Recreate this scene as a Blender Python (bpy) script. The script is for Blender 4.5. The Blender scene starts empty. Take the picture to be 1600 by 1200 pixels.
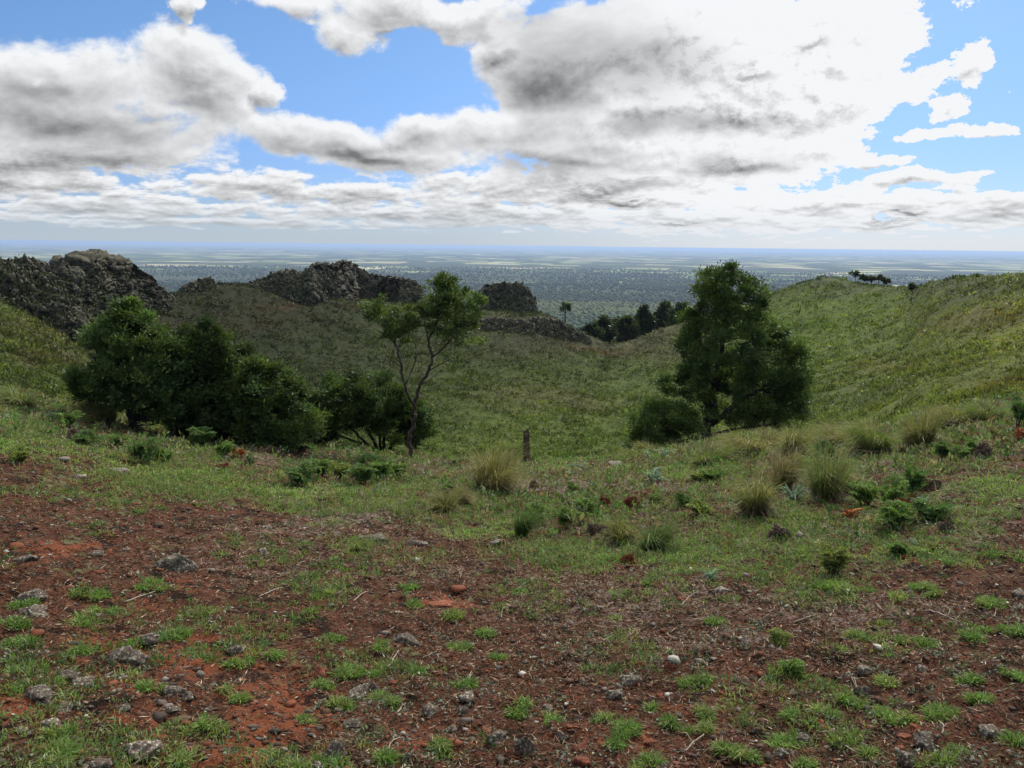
import bpy, bmesh, math, random
import numpy as np
from mathutils import Matrix, Vector

random.seed(7)
RNG = np.random.default_rng(11)
SC = bpy.context.scene
COL = SC.collection
R = math.radians

# ------------------------------------------------------------------ camera
F_PX = 1256.0                       # focal length in pixels of a 1600 px wide frame
EYE = 1.7
PITCH = math.atan((600 - 384) / F_PX)
ROLL = R(0.645)
Fv = np.array([0, math.cos(PITCH), -math.sin(PITCH)])
R0 = np.array([1.0, 0, 0]); U0 = np.array([0, math.sin(PITCH), math.cos(PITCH)])
Rv = R0 * math.cos(ROLL) + U0 * math.sin(ROLL)
Uv = -R0 * math.sin(ROLL) + U0 * math.cos(ROLL)
cam_data = bpy.data.cameras.new('camera')
cam = bpy.data.objects.new('camera', cam_data); COL.objects.link(cam)
cam_data.sensor_width = 36.0
cam_data.lens = 36.0 * F_PX / 1600.0
cam_data.clip_start = 0.05; cam_data.clip_end = 300000.0
m = Matrix(((Rv[0], Uv[0], -Fv[0], 0), (Rv[1], Uv[1], -Fv[1], 0), (Rv[2], Uv[2], -Fv[2], EYE), (0, 0, 0, 1)))
cam.matrix_world = m
SC.camera = cam

# ------------------------------------------------------------------ light and exposure
SUN_AZ, SUN_EL = R(24), R(40)       # azimuth to the right of straight ahead
SC.view_settings.view_transform = 'Standard'
SC.view_settings.look = 'None'
SC.view_settings.exposure = 0.18
SC.view_settings.gamma = 1.0
SC.cycles.use_denoising = True
SC.cycles.max_bounces = 6
SC.cycles.diffuse_bounces = 3
SC.cycles.transmission_bounces = 3
SC.cycles.volume_bounces = 0
SC.cycles.sample_clamp_indirect = 4.0

sun_data = bpy.data.lights.new('sun', 'SUN')
sun_data.energy = 5.0
sun_data.angle = R(3)
sun_data.color = (1.0, 0.95, 0.86)
sun = bpy.data.objects.new('sun', sun_data); COL.objects.link(sun)
sdir = Vector((math.sin(SUN_AZ) * math.cos(SUN_EL), math.cos(SUN_AZ) * math.cos(SUN_EL), math.sin(SUN_EL)))
sun.rotation_euler = sdir.to_track_quat('Z', 'Y').to_euler()
sun.location = (0, 0, 60)


def pix_dir(x, y):
    d = Fv * F_PX + Rv * (x - 800) - Uv * (y - 600)
    return d / np.linalg.norm(d)


def pix_azel(x, y):
    d = pix_dir(x, y)
    return math.atan2(d[0], d[1]), math.asin(d[2])


class NT:
    """small helper round a node tree"""
    def __init__(self, tree):
        self.t = tree; self.n = tree.nodes; self.l = tree.links

    def node(self, kind, **kw):
        nd = self.n.new(kind)
        for k, v in kw.items():
            if k == 'inp':
                for i, val in v.items():
                    self.set(nd.inputs[i], val)
            else:
                setattr(nd, k, v)
        return nd

    def set(self, sock, val):
        if isinstance(val, bpy.types.NodeSocket):
            self.l.new(val, sock)
        else:
            sock.default_value = val

    def math(self, op, a, b=0.0, c=0.0, clamp=False):
        nd = self.n.new('ShaderNodeMath'); nd.operation = op; nd.use_clamp = clamp
        self.set(nd.inputs[0], a); self.set(nd.inputs[1], b); self.set(nd.inputs[2], c)
        return nd.outputs[0]

    def vmath(self, op, a, b=None, c=None):
        nd = self.n.new('ShaderNodeVectorMath'); nd.operation = op
        self.set(nd.inputs[0], a)
        if b is not None: self.set(nd.inputs[1], b)
        if c is not None: self.set(nd.inputs[2], c)
        return nd.outputs['Value'] if op in ('LENGTH', 'DOT_PRODUCT', 'DISTANCE') else nd.outputs[0]

    def smooth(self, v, a, b, o0=0.0, o1=1.0):
        nd = self.n.new('ShaderNodeMapRange'); nd.interpolation_type = 'SMOOTHSTEP'
        self.set(nd.inputs[0], v); nd.inputs[1].default_value = a; nd.inputs[2].default_value = b
        nd.inputs[3].default_value = o0; nd.inputs[4].default_value = o1
        return nd.outputs[0]

    def lin(self, v, a, b, o0=0.0, o1=1.0):
        nd = self.n.new('ShaderNodeMapRange'); nd.clamp = True
        self.set(nd.inputs[0], v); nd.inputs[1].default_value = a; nd.inputs[2].default_value = b
        nd.inputs[3].default_value = o0; nd.inputs[4].default_value = o1
        return nd.outputs[0]

    def noise(self, vec, scale, detail=4.0, rough=0.55, dist=0.0):
        nd = self.n.new('ShaderNodeTexNoise')
        if vec is not None: self.set(nd.inputs['Vector'], vec)
        nd.inputs['Scale'].default_value = scale; nd.inputs['Detail'].default_value = detail
        nd.inputs['Roughness'].default_value = rough; nd.inputs['Distortion'].default_value = dist
        return nd.outputs['Fac']

    def voronoi(self, vec, scale, feature='F1', metric='EUCLIDEAN'):
        nd = self.n.new('ShaderNodeTexVoronoi'); nd.feature = feature; nd.distance = metric
        if vec is not None: self.set(nd.inputs['Vector'], vec)
        nd.inputs['Scale'].default_value = scale
        return nd

    def mix(self, fac, a, b, mode='MIX'):
        nd = self.n.new('ShaderNodeMix'); nd.data_type = 'RGBA'; nd.blend_type = mode
        self.set(nd.inputs[0], fac)
        for s, v in ((nd.inputs[6], a), (nd.inputs[7], b)):
            if isinstance(v, (tuple, list)) and len(v) == 3: v = (*v, 1.0)
            self.set(s, v)
        return nd.outputs[2]

    def xyz(self, x, y, z):
        nd = self.n.new('ShaderNodeCombineXYZ')
        for i, v in enumerate((x, y, z)): self.set(nd.inputs[i], v)
        return nd.outputs[0]


# ------------------------------------------------------------------ sky
SKY_STRENGTH = 0.10
CLOUDS = [  # x, y, rx, ry in photo pixels; turned into azimuth / elevation
    (-60, 150, 200, 130), (100, 175, 290, 110), (310, 130, 100, 84), (230, 200, 140, 70), (60, 120, 150, 62), (200, 235, 170, 42), (30, 250, 180, 45),
    (450, 8, 120, 34), (545, 50, 72, 46), (690, 12, 190, 40), (775, 60, 60, 40), (620, 30, 60, 20), (300, 10, 22, 40),
    (440, 205, 75, 36), (540, 215, 105, 38), (650, 205, 75, 30), (760, 215, 180, 44), (422, 140, 26, 26),
    (900, 95, 165, 95), (1010, 130, 170, 120), (1050, 165, 130, 62), (980, 200, 220, 70), (250, 175, 110, 64), (640, 245, 150, 26),
    (1130, 100, 270, 170), (1350, 85, 100, 100), (1260, 165, 140, 62), (1440, 130, 62, 42), (1500, 98, 34, 28), (1485, 160, 22, 28), (1300, 20, 120, 70),
    (1450, 210, 62, 11), (1540, 208, 38, 10), (1180, 250, 170, 42), (1370, 250, 60, 10), (1420, 278, 100, 12), (1290, 225, 70, 22),
    (705, 283, 60, 16), (380, 290, 160, 26), (60, 290, 190, 26), (560, 305, 200, 24), (900, 300, 300, 42), (1300, 320, 260, 36), (1560, 325, 150, 28),
    (200, 325, 300, 22), (700, 335, 400, 22), (1100, 340, 400, 26), (300, 345, 500, 12),
    (-500, 200, 300, 120), (2000, 150, 260, 110), (2300, 300, 700, 60), (-700, 320, 600, 40), (800, -420, 700, 180), (100, -300, 300, 100), (1700, -250, 260, 130),
]
DARKS = [(925, 80, 190, 68), (840, 130, 130, 52), (1040, 60, 60, 30), (1130, 178, 110, 22), (1010, 175, 90, 26), (1140, 250, 110, 20), (980, 285, 90, 16), (1240, 52, 34, 11), (985, 316, 60, 10),
         (860, 260, 110, 22), (1380, 355, 80, 7), (1060, 352, 60, 7), (1440, 330, 30, 6), (120, 250, 170, 26), (150, 200, 190, 34), (560, 240, 90, 18), (1190, 85, 30, 8)]


def ell(nt, P, lst):
    out = None
    for (x, y, rx, ry) in lst:
        az, el = pix_azel(x, y)
        az1, _ = pix_azel(x + 1, y); _, el1 = pix_azel(x, y - 1)
        ra = math.degrees(az1 - az) * rx; re = math.degrees(el1 - el) * ry
        a, e = math.degrees(az), math.degrees(el)
        v = nt.vmath('MULTIPLY_ADD', P, (1 / ra, 1 / re, 0), (-a / ra, -e / re, 0))
        q = nt.vmath('LENGTH', v)
        if out is None: out = q
        else:
            nd = nt.n.new('ShaderNodeMath'); nd.operation = 'SMOOTH_MIN'
            nt.set(nd.inputs[0], out); nt.set(nd.inputs[1], q); nd.inputs[2].default_value = 0.12
            out = nd.outputs[0]
    return out


world = bpy.data.worlds.new('World'); SC.world = world; world.use_nodes = True
wt = NT(world.node_tree); wt.n.clear()
# group: cloud potential at (azimuth, elevation) in degrees
cg = bpy.data.node_groups.new('cloud_field', 'ShaderNodeTree')
cg.interface.new_socket('P', in_out='INPUT', socket_type='NodeSocketVector')
cg.interface.new_socket('C', in_out='OUTPUT', socket_type='NodeSocketFloat')
g = NT(cg)
gi = g.node('NodeGroupInput'); go = g.node('NodeGroupOutput')
P = gi.outputs[0]
sep = g.node('ShaderNodeSeparateXYZ', inp={0: P})
az_s, el_s = sep.outputs[0], sep.outputs[1]
# puffy field high up, flattened rows towards the horizon
elc = g.math('ADD', g.math('MAXIMUM', el_s, 0.0), 2.0)
lel = g.math('LOGARITHM', elc, 2.718)
hi = g.vmath('MULTIPLY', P, (0.11, 0.15, 0))
lo2 = g.xyz(g.math('MULTIPLY', az_s, 0.36), g.math('MULTIPLY', lel, 6.0), 3.0)
n_hi = g.noise(hi, 1.0, 11.0, 0.55, 0.25)
n_lo = g.noise(lo2, 1.0, 10.0, 0.62, 0.2)
wmix = g.smooth(el_s, 3.0, 7.5)
n = g.math('ADD', g.math('MULTIPLY', n_hi, wmix), g.math('MULTIPLY', n_lo, g.math('SUBTRACT', 1.0, wmix)))
# the outlines are pushed about by a coarse and a fine billow before they are measured
def billow(sc, off):
    nd = g.node('ShaderNodeTexNoise', inp={0: g.vmath('ADD', g.vmath('MULTIPLY', P, (sc, sc * 1.25, 0)), off)})
    nd.inputs['Scale'].default_value = 1.0; nd.inputs['Detail'].default_value = 6.0; nd.inputs['Roughness'].default_value = 0.62
    return g.vmath('SUBTRACT', nd.outputs['Color'], (0.5, 0.5, 0.5))
amp = g.lin(el_s, 0.5, 12.0, 0.18, 1.0)
w1 = g.vmath('MULTIPLY', billow(0.16, (3, 1, 0)), (6.5, 4.6, 0))
sc1 = g.node('ShaderNodeVectorMath', operation='SCALE', inp={0: w1}); g.set(sc1.inputs['Scale'], amp)
Pq = g.vmath('ADD', P, sc1.outputs[0])
M = g.math('SUBTRACT', 1.0, ell(g, Pq, CLOUDS))
M = g.math('MAXIMUM', M, g.lin(el_s, 27.0, 42.0, -0.9, 0.75))  # unseen cloud cover added overhead for neutral fill light
hb = g.vmath('LENGTH', g.vmath('MULTIPLY_ADD', P, (1 / 13.5, 1 / 7.5, 0), (-11.5 / 13.5, -9.6 / 7.5, 0)))
M = g.math('ADD', M, g.math('MULTIPLY', g.smooth(hb, 1.0, 0.45), 0.75))
nf = g.noise(g.vmath('MULTIPLY', P, (0.62, 0.80, 0)), 1.0, 7.0, 0.68)
c = g.math('ADD', g.math('MULTIPLY', M, 0.62), g.math('MULTIPLY', g.math('SUBTRACT', n, 0.5), 2.1))
c = g.math('ADD', c, g.math('MULTIPLY', g.math('SUBTRACT', nf, 0.5), g.math('MULTIPLY', g.lin(az_s, 4.0, 15.0, 0.22, 1.25), g.lin(el_s, 2.0, 8.0, 0.35, 1.0))))
g.set(go.inputs[0], c)

tc = wt.node('ShaderNodeTexCoord')
dirv = tc.outputs['Generated']
sp = wt.node('ShaderNodeSeparateXYZ', inp={0: wt.vmath('NORMALIZE', dirv)})
az = wt.math('MULTIPLY', wt.math('ARCTAN2', sp.outputs[0], sp.outputs[1]), 57.2958)
el = wt.math('MULTIPLY', wt.math('ARCSINE', sp.outputs[2]), 57.2958)
Pw = wt.xyz(az, el, 0.0)
def field(vec):
    nd = wt.node('ShaderNodeGroup', node_tree=cg, inp={0: vec}); return nd.outputs[0]
C0 = field(Pw)
offk = wt.lin(el, 1.5, 14.0, 0.20, 1.0)
offv = wt.vmath('MULTIPLY', wt.xyz(offk, offk, 0.0), (0.35, 0.85, 0))
C1 = field(wt.vmath('ADD', Pw, offv))
# loose and fraying towards the left, hard torn edges against the glare on the right
wid = wt.lin(az, -8, 14, 0.26, 0.07)
mk = wt.node('ShaderNodeMapRange', interpolation_type='SMOOTHSTEP', inp={0: C0, 1: -0.05, 2: wt.math('SUBTRACT', wid, 0.05)})
mask = mk.outputs[0]
lit = wt.math('SUBTRACT', C0, C1)
thick = wt.smooth(C0, 0.0, 0.75)
b = wt.math('ADD', wt.math('MULTIPLY', lit, 0.95), 0.87)
b = wt.math('SUBTRACT', b, wt.math('MULTIPLY', thick, 0.38))
# glare of the sun behind the cloud
saz, sel = math.degrees(SUN_AZ) - 8, 13.0
sd = wt.vmath('LENGTH', wt.vmath('MULTIPLY_ADD', Pw, (1 / 15.0, 1 / 13.0, 0), (-saz / 15.0, -sel / 13.0, 0)))
glow = wt.smooth(sd, 1.5, 0.35)
dn = wt.noise(wt.vmath('MULTIPLY', Pw, (0.13, 0.26, 0)), 1.0, 8.0, 0.54, 0.2)
dk = wt.math('ADD', wt.math('MULTIPLY', wt.math('SUBTRACT', 1.0, ell(wt, wt.vmath('ADD', Pw, wt.vmath('MULTIPLY', wt.xyz(wt.math('SUBTRACT', dn, 0.5), wt.math('SUBTRACT', C0, 0.3), 0.0), (9.0, 1.6, 0))), DARKS)), 0.75),
             wt.math('MULTIPLY', wt.math('SUBTRACT', dn, 0.5), 1.5))
dark = wt.smooth(dk, -0.25, 0.75)
b = wt.math('ADD', b, wt.math('MULTIPLY', glow, 0.44))
b = wt.math('MINIMUM', wt.math('MAXIMUM', b, 0.38), 0.93)
b = wt.math('SUBTRACT', b, wt.math('MULTIPLY', dark, wt.lin(az, -20, 2, 0.34, 0.46)))
b = wt.math('ADD', wt.math('MAXIMUM', b, 0.20), wt.math('MULTIPLY', wt.math('MULTIPLY', wt.math('SUBTRACT', dn, 0.5), dark), 0.22))
b = wt.math('ADD', b, wt.smooth(el, 19.0, 38.0, 0.0, 0.85))  # cloud above the view brightened as added soft fill
k = 1.0 / SKY_STRENGTH
ccol = wt.vmath('MULTIPLY', wt.xyz(b, b, b), (0.865 * k, 0.88 * k, 0.90 * k))
sky = wt.node('ShaderNodeTexSky', sky_type='NISHITA', sun_disc=False, sun_elevation=SUN_EL, sun_rotation=SUN_AZ, altitude=300.0, air_density=1.0, dust_density=0.6, ozone_density=1.6)
skyc = wt.vmath('MULTIPLY', sky.outputs[0], (0.56, 0.76, 1.0))
skyc = wt.mix(wt.smooth(el, 15.0, 2.0), skyc, wt.vmath('MULTIPLY', skyc, (0.80, 0.80, 1.02)))
base = wt.mix(mask, skyc, ccol)
# pale air low over the horizon
hz = wt.smooth(el, 3.2, 0.0)
base = wt.mix(wt.math('MULTIPLY', hz, 0.75), base, wt.mix(wt.smooth(az, -8, 22), (0.46 * k, 0.53 * k, 0.60 * k), (0.68 * k, 0.705 * k, 0.74 * k)))
base = wt.mix(wt.smooth(el, 0.0, -4.0), base, (0.12 * k, 0.12 * k, 0.11 * k))
bg = wt.node('ShaderNodeBackground', inp={0: base, 1: SKY_STRENGTH})
wo = wt.node('ShaderNodeOutputWorld', inp={0: bg.outputs[0]})
world.cycles.sampling_method = 'MANUAL'; world.cycles.sample_map_resolution = 512

# ------------------------------------------------------------------ numpy noise
def _hash(ix, iy, iz, seed):
    h = (ix.astype(np.uint32) * np.uint32(0x8da6b343)) ^ (iy.astype(np.uint32) * np.uint32(0xd8163841)) ^ (iz.astype(np.uint32) * np.uint32(0xcb1ab31f)) ^ np.uint32((seed * 0x9e3779b9) & 0xffffffff)
    h ^= h >> np.uint32(13); h *= np.uint32(0x85ebca6b); h ^= h >> np.uint32(16); h *= np.uint32(0xc2b2ae35); h ^= h >> np.uint32(15)
    return h.astype(np.float64) / 4294967296.0


def vnoise(x, y, z=None, seed=0):
    if z is None:
        xi, yi = np.floor(x), np.floor(y); fx, fy = x - xi, y - yi
        xi, yi = xi.astype(np.int64), yi.astype(np.int64); zi = np.zeros_like(xi)
        fx = fx * fx * (3 - 2 * fx); fy = fy * fy * (3 - 2 * fy)
        a = _hash(xi, yi, zi, seed); b_ = _hash(xi + 1, yi, zi, seed); c_ = _hash(xi, yi + 1, zi, seed); d_ = _hash(xi + 1, yi + 1, zi, seed)
        return (a * (1 - fx) + b_ * fx) * (1 - fy) + (c_ * (1 - fx) + d_ * fx) * fy
    xi, yi, zi = np.floor(x), np.floor(y), np.floor(z); fx, fy, fz = x - xi, y - yi, z - zi
    xi, yi, zi = xi.astype(np.int64), yi.astype(np.int64), zi.astype(np.int64)
    fx = fx * fx * (3 - 2 * fx); fy = fy * fy * (3 - 2 * fy); fz = fz * fz * (3 - 2 * fz)
    out = 0
    for dz in (0, 1):
        wz = fz if dz else 1 - fz
        for dy in (0, 1):
            wy = fy if dy else 1 - fy
            for dx in (0, 1):
                wx = fx if dx else 1 - fx
                out = out + _hash(xi + dx, yi + dy, zi + dz, seed) * wx * wy * wz
    return out


def fbm(x, y, z=None, oct=4, seed=0, gain=0.5):
    s, a, t = 0, 1.0, 0.0
    for i in range(oct):
        k_ = 2.03 ** i
        s = s + a * (vnoise(x * k_ + 17.3 * i, y * k_ - 9.1 * i, None if z is None else z * k_ + 4.7 * i, seed + i) - 0.5)
        t += a; a *= gain
    return s / t * 2


def worley(x, y, z, seed=0):
    """nearest cell distance and its random id"""
    xi, yi, zi = np.floor(x).astype(np.int64), np.floor(y).astype(np.int64), np.floor(z).astype(np.int64)
    best = np.full(x.shape, 9.0); bid = np.zeros(x.shape); sec = np.full(x.shape, 9.0)
    for dx in (-1, 0, 1):
        for dy in (-1, 0, 1):
            for dz in (-1, 0, 1):
                a, b_, c_ = xi + dx, yi + dy, zi + dz
                d = np.sqrt((a + _hash(a, b_, c_, seed) - x) ** 2 + (b_ + _hash(a, b_, c_, seed + 1) - y) ** 2 + (c_ + _hash(a, b_, c_, seed + 2) - z) ** 2)
                nb = d < best
                sec = np.where(nb, best, np.minimum(sec, d))
                bid = np.where(nb, _hash(a, b_, c_, seed + 3), bid); best = np.where(nb, d, best)
    return best, sec, bid


def sstep(a, b_, v):
    t = np.clip((v - a) / (b_ - a), 0, 1); return t * t * (3 - 2 * t)


# ------------------------------------------------------------------ mesh helpers
def link(o, parent=None):
    COL.objects.link(o)
    if parent is not None: o.parent = parent
    return o


def raw_mesh(name, V, faces, mat=None, tint=None, parent=None, smooth=False, attrs=None, loc=None):
    """faces: list of (N,k) int arrays"""
    V = np.asarray(V, dtype=np.float32)
    if loc is not None: V = V - np.asarray(loc, dtype=np.float32)
    me = bpy.data.meshes.new(name)
    me.vertices.add(len(V)); me.vertices.foreach_set('co', V.ravel())
    faces = [np.asarray(f, dtype=np.int32) for f in faces if len(f)]
    loops = np.concatenate([f.ravel() for f in faces])
    sizes = np.concatenate([np.full(len(f), f.shape[1], dtype=np.int32) for f in faces])
    starts = np.concatenate(([0], np.cumsum(sizes)[:-1])).astype(np.int32)
    me.loops.add(len(loops)); me.loops.foreach_set('vertex_index', loops)
    me.polygons.add(len(sizes)); me.polygons.foreach_set('loop_start', starts); me.polygons.foreach_set('loop_total', sizes)
    if smooth: me.polygons.foreach_set('use_smooth', np.ones(len(sizes), dtype=bool))
    me.update(calc_edges=True)
    if tint is not None:
        at = me.attributes.new('tint', 'FLOAT_COLOR', 'POINT')
        t = np.ones((len(V), 4), dtype=np.float32); t[:, :3] = tint
        at.data.foreach_set('color', t.ravel())
    for nm, arr in (attrs or {}).items():
        at = me.attributes.new(nm, 'FLOAT_COLOR', 'POINT')
        t = np.ones((len(V), 4), dtype=np.float32); t[:, :3] = arr
        at.data.foreach_set('color', t.ravel())
    if mat: me.materials.append(mat)
    o = bpy.data.objects.new(name, me)
    link(o, parent)
    if loc is not None and parent is None: o.location = loc
    return o


def unit(v):
    return v / np.maximum(np.linalg.norm(v, axis=-1, keepdims=True), 1e-9)


class Acc:
    def __init__(self): self.V, self.Q, self.T, self.C, self.n = [], [], [], [], 0
    def add(self, V, quads=None, tris=None, tint=None):
        V = np.asarray(V, dtype=float).reshape(-1, 3)
        if quads is not None and len(quads): self.Q.append(np.asarray(quads) + self.n)
        if tris is not None and len(tris): self.T.append(np.asarray(tris) + self.n)
        self.V.append(V); self.n += len(V)
        if tint is None: tint = np.ones(3)
        self.C.append(np.broadcast_to(np.asarray(tint, dtype=float), V.shape))
    def leaves(self, Pn, D, L, W, tint, S=None):
        """diamond leaves"""
        n_ = len(Pn)
        if n_ == 0: return
        D = unit(D)
        if S is None: S = unit(np.cross(D, RNG.normal(size=(n_, 3))))
        L = np.broadcast_to(np.asarray(L, float), (n_,))[:, None]; W = np.broadcast_to(np.asarray(W, float), (n_,))[:, None]
        V = np.stack([Pn, Pn + D * L * .45 + S * W * .5, Pn + D * L, Pn + D * L * .45 - S * W * .5], 1).reshape(-1, 3)
        q = (np.arange(n_) * 4)[:, None] + np.arange(4)
        self.add(V, quads=q, tint=np.repeat(np.broadcast_to(tint, (n_, 3)), 4, axis=0))
    def blades(self, Pn, D, L, W, droop, tint):
        n_ = len(Pn)
        if n_ == 0: return
        D = unit(D); S = unit(np.cross(D, RNG.normal(size=(n_, 3))))
        L = np.broadcast_to(np.asarray(L, float), (n_,))[:, None]; W = np.broadcast_to(np.asarray(W, float), (n_,))[:, None]
        droop = np.broadcast_to(np.asarray(droop, float), (n_,))[:, None]
        H = D.copy(); H[:, 2] = 0; H = unit(H)
        mid = Pn + D * L * .55 
        tip = Pn + D * L * .9 + H * L * droop * .5; tip[:, 2:] -= L * droop * .6
        V = np.stack([Pn - S * W * .5, Pn + S * W * .5, mid - S * W * .42, mid + S * W * .42, tip], 1).reshape(-1, 3)
        o = (np.arange(n_) * 5)[:, None]
        self.add(V, quads=o + np.array([0, 1, 3, 2]), tris=o + np.array([2, 3, 4]), tint=np.repeat(np.broadcast_to(tint, (n_, 3)), 5, axis=0))
    def tube(self, pts, rad, sides=6, tint=(1, 1, 1)):
        pts = np.asarray(pts, float); rad = np.broadcast_to(np.asarray(rad, float), (len(pts),))
        k_ = len(pts); t = np.gradient(pts, axis=0); t = unit(t)
        ref = np.array([0.3, 0.9, 0.2]) if abs(t[0][2]) > .6 else np.array([0, 0, 1.0])
        a = unit(np.cross(t, ref)); b_ = np.cross(t, a)
        th = np.linspace(0, 2 * np.pi, sides, endpoint=False)
        V = (pts[:, None] + (a[:, None] * np.cos(th)[None, :, None] + b_[:, None] * np.sin(th)[None, :, None]) * rad[:, None, None]).reshape(-1, 3)
        V = np.concatenate([V, pts[:1], pts[-1:]])
        i = np.arange(k_ - 1)[:, None] * sides; j = np.arange(sides)[None, :]; j2 = (j + 1) % sides
        q = np.stack([i + j, i + j2, i + sides + j2, i + sides + j], -1).reshape(-1, 4)
        e = (k_ - 1) * sides
        tr = np.concatenate([np.stack([j[0] * 0 + k_ * sides, j2[0], j[0]], -1), np.stack([j[0] * 0 + k_ * sides + 1, e + j[0], e + j2[0]], -1)])
        self.add(V, quads=q, tris=tr, tint=tint)
    def solid(self, V, tris, tint): self.add(V, tris=tris, tint=tint)
    def build(self, name, mat, parent=None, smooth=False, loc=None, attrs=None):
        V = np.concatenate(self.V); C = np.concatenate(self.C)
        return raw_mesh(name, V, [np.concatenate(x) for x in (self.Q, self.T) if x], mat, C, parent, smooth, attrs, loc)


def tag(o, label=None, cat=None, group=None, kind=None):
    if label: o['label'] = label
    if cat: o['category'] = cat
    if group: o['group'] = group
    if kind: o['kind'] = kind
    return o


def empty(name, loc, label, cat, group=None):
    o = bpy.data.objects.new(name, None); link(o); o.location = loc; o.empty_display_size = 0.1
    return tag(o, label, cat, group)


# ------------------------------------------------------------------ materials
def new_mat(name):
    mt = bpy.data.materials.new(name); mt.use_nodes = True
    t = NT(mt.node_tree); t.n.clear()
    out = t.node('ShaderNodeOutputMaterial')
    return mt, t, out


def attr(t, name='tint'):
    return t.node('ShaderNodeAttribute', attribute_name=name).outputs['Color']


def bsdf(t, col, rough=0.85, spec=0.2, normal=None):
    nd = t.node('ShaderNodeBsdfPrincipled')
    t.set(nd.inputs['Base Color'], (*col, 1) if isinstance(col, tuple) and len(col) == 3 else col)
    t.set(nd.inputs['Roughness'], rough); nd.inputs['Specular IOR Level'].default_value = spec
    if normal is not None: t.set(nd.inputs['Normal'], normal)
    return nd.outputs[0]


def bump(t, h, strength, dist):
    nd = t.node('ShaderNodeBump'); nd.inputs['Strength'].default_value = strength; nd.inputs['Distance'].default_value = dist
    t.set(nd.inputs['Height'], h); return nd.outputs[0]


def leaf_mat(name, translucent=0.3, rough=0.55, spec=0.25):
    mt, t, out = new_mat(name)
    c_ = attr(t)
    nz = t.noise(t.node('ShaderNodeTexCoord').outputs['Object'], 9.0, 3.0)
    c_ = t.mix(t.lin(nz, 0.35, 0.65), t.mix(1.0, c_, (0.78, 0.82, 0.75), 'MULTIPLY'), c_)
    p = bsdf(t, c_, rough, spec)
    tr = t.node('ShaderNodeBsdfTranslucent', inp={0: t.mix(1.0, c_, (1.0, 1.1, 0.55), 'MULTIPLY')})
    mx = t.node('ShaderNodeMixShader', inp={0: translucent, 1: p, 2: tr.outputs[0]})
    t.set(out.inputs[0], mx.outputs[0])
    return mt


M_LEAF = leaf_mat('foliage_leaf', 0.40)
M_GRASS = leaf_mat('grass_blade', 0.35, 0.6, 0.15)
M_DRY = leaf_mat('dry_litter', 0.1, 0.85, 0.1)


def bark_mat():
    mt, t, out = new_mat('bark')
    co = t.node('ShaderNodeTexCoord').outputs['Object']
    n1 = t.noise(t.vmath('MULTIPLY', co, (30, 30, 6)), 1.0, 5.0, 0.6)
    n2 = t.noise(co, 5.0, 4.0)
    c_ = t.mix(t.lin(n1, 0.35, 0.7), (0.018, 0.014, 0.011), (0.085, 0.07, 0.058))
    c_ = t.mix(t.smooth(n2, 0.56, 0.66), c_, (0.17, 0.165, 0.15))
    t.set(out.inputs[0], bsdf(t, t.mix(1.0, c_, attr(t), 'MULTIPLY'), 0.9, 0.15, bump(t, n1, 0.8, 0.02)))
    return mt


M_BARK = bark_mat()


def rock_mat(name, dark, mid, pale, lichen, scale=1.0, lichen_amt=0.5, moss=(0.05, 0.07, 0.02)):
    mt, t, out = new_mat(name)
    co = t.node('ShaderNodeTexCoord').outputs['Object']
    v = t.voronoi(co, 2.2 * scale)
    n1 = t.noise(co, 3.0 * scale, 8.0, 0.65)
    n2 = t.noise(co, 14.0 * scale, 6.0, 0.65)
    n3 = t.noise(t.vmath('ADD', co, (7.0, 3.0, 1.0)), 1.1 * scale, 6.0, 0.6)
    c_ = t.mix(t.lin(n1, 0.3, 0.7), dark, mid)
    c_ = t.mix(t.math('MULTIPLY', t.smooth(n2, 0.5, 0.72), 0.8), c_, pale)
    c_ = t.mix(t.math('MULTIPLY', t.smooth(t.noise(co, 7.0 * scale, 5.0, 0.7), 0.62 - 0.18 * lichen_amt, 0.74 - 0.18 * lichen_amt), 0.85), c_, lichen)
    c_ = t.mix(t.math('MULTIPLY', t.smooth(n3, 0.55, 0.68), 0.75), c_, moss)
    c_ = t.mix(1.0, c_, attr(t), 'MULTIPLY')
    h = t.math('ADD', t.math('MULTIPLY', n2, 0.5), n1)
    t.set(out.inputs[0], bsdf(t, c_, 0.92, 0.15, bump(t, h, 0.9, 0.12 / scale)))
    return mt


M_CRAG = rock_mat('crag_basalt', (0.020, 0.018, 0.015), (0.080, 0.074, 0.062), (0.20, 0.19, 0.165), (0.135, 0.15, 0.095), 1.1, 0.45, (0.060, 0.066, 0.028))
M_ROCK = rock_mat('field_stone', (0.030, 0.020, 0.015), (0.10, 0.072, 0.058), (0.19, 0.155, 0.13), (0.25, 0.27, 0.20), 9.0, 0.62, (0.060, 0.062, 0.030))
M_ROCK_RED = rock_mat('red_scoria', (0.05, 0.016, 0.009), (0.16, 0.05, 0.026), (0.27, 0.13, 0.08), (0.20, 0.19, 0.15), 9.0, 0.1, (0.08, 0.03, 0.015))


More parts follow.
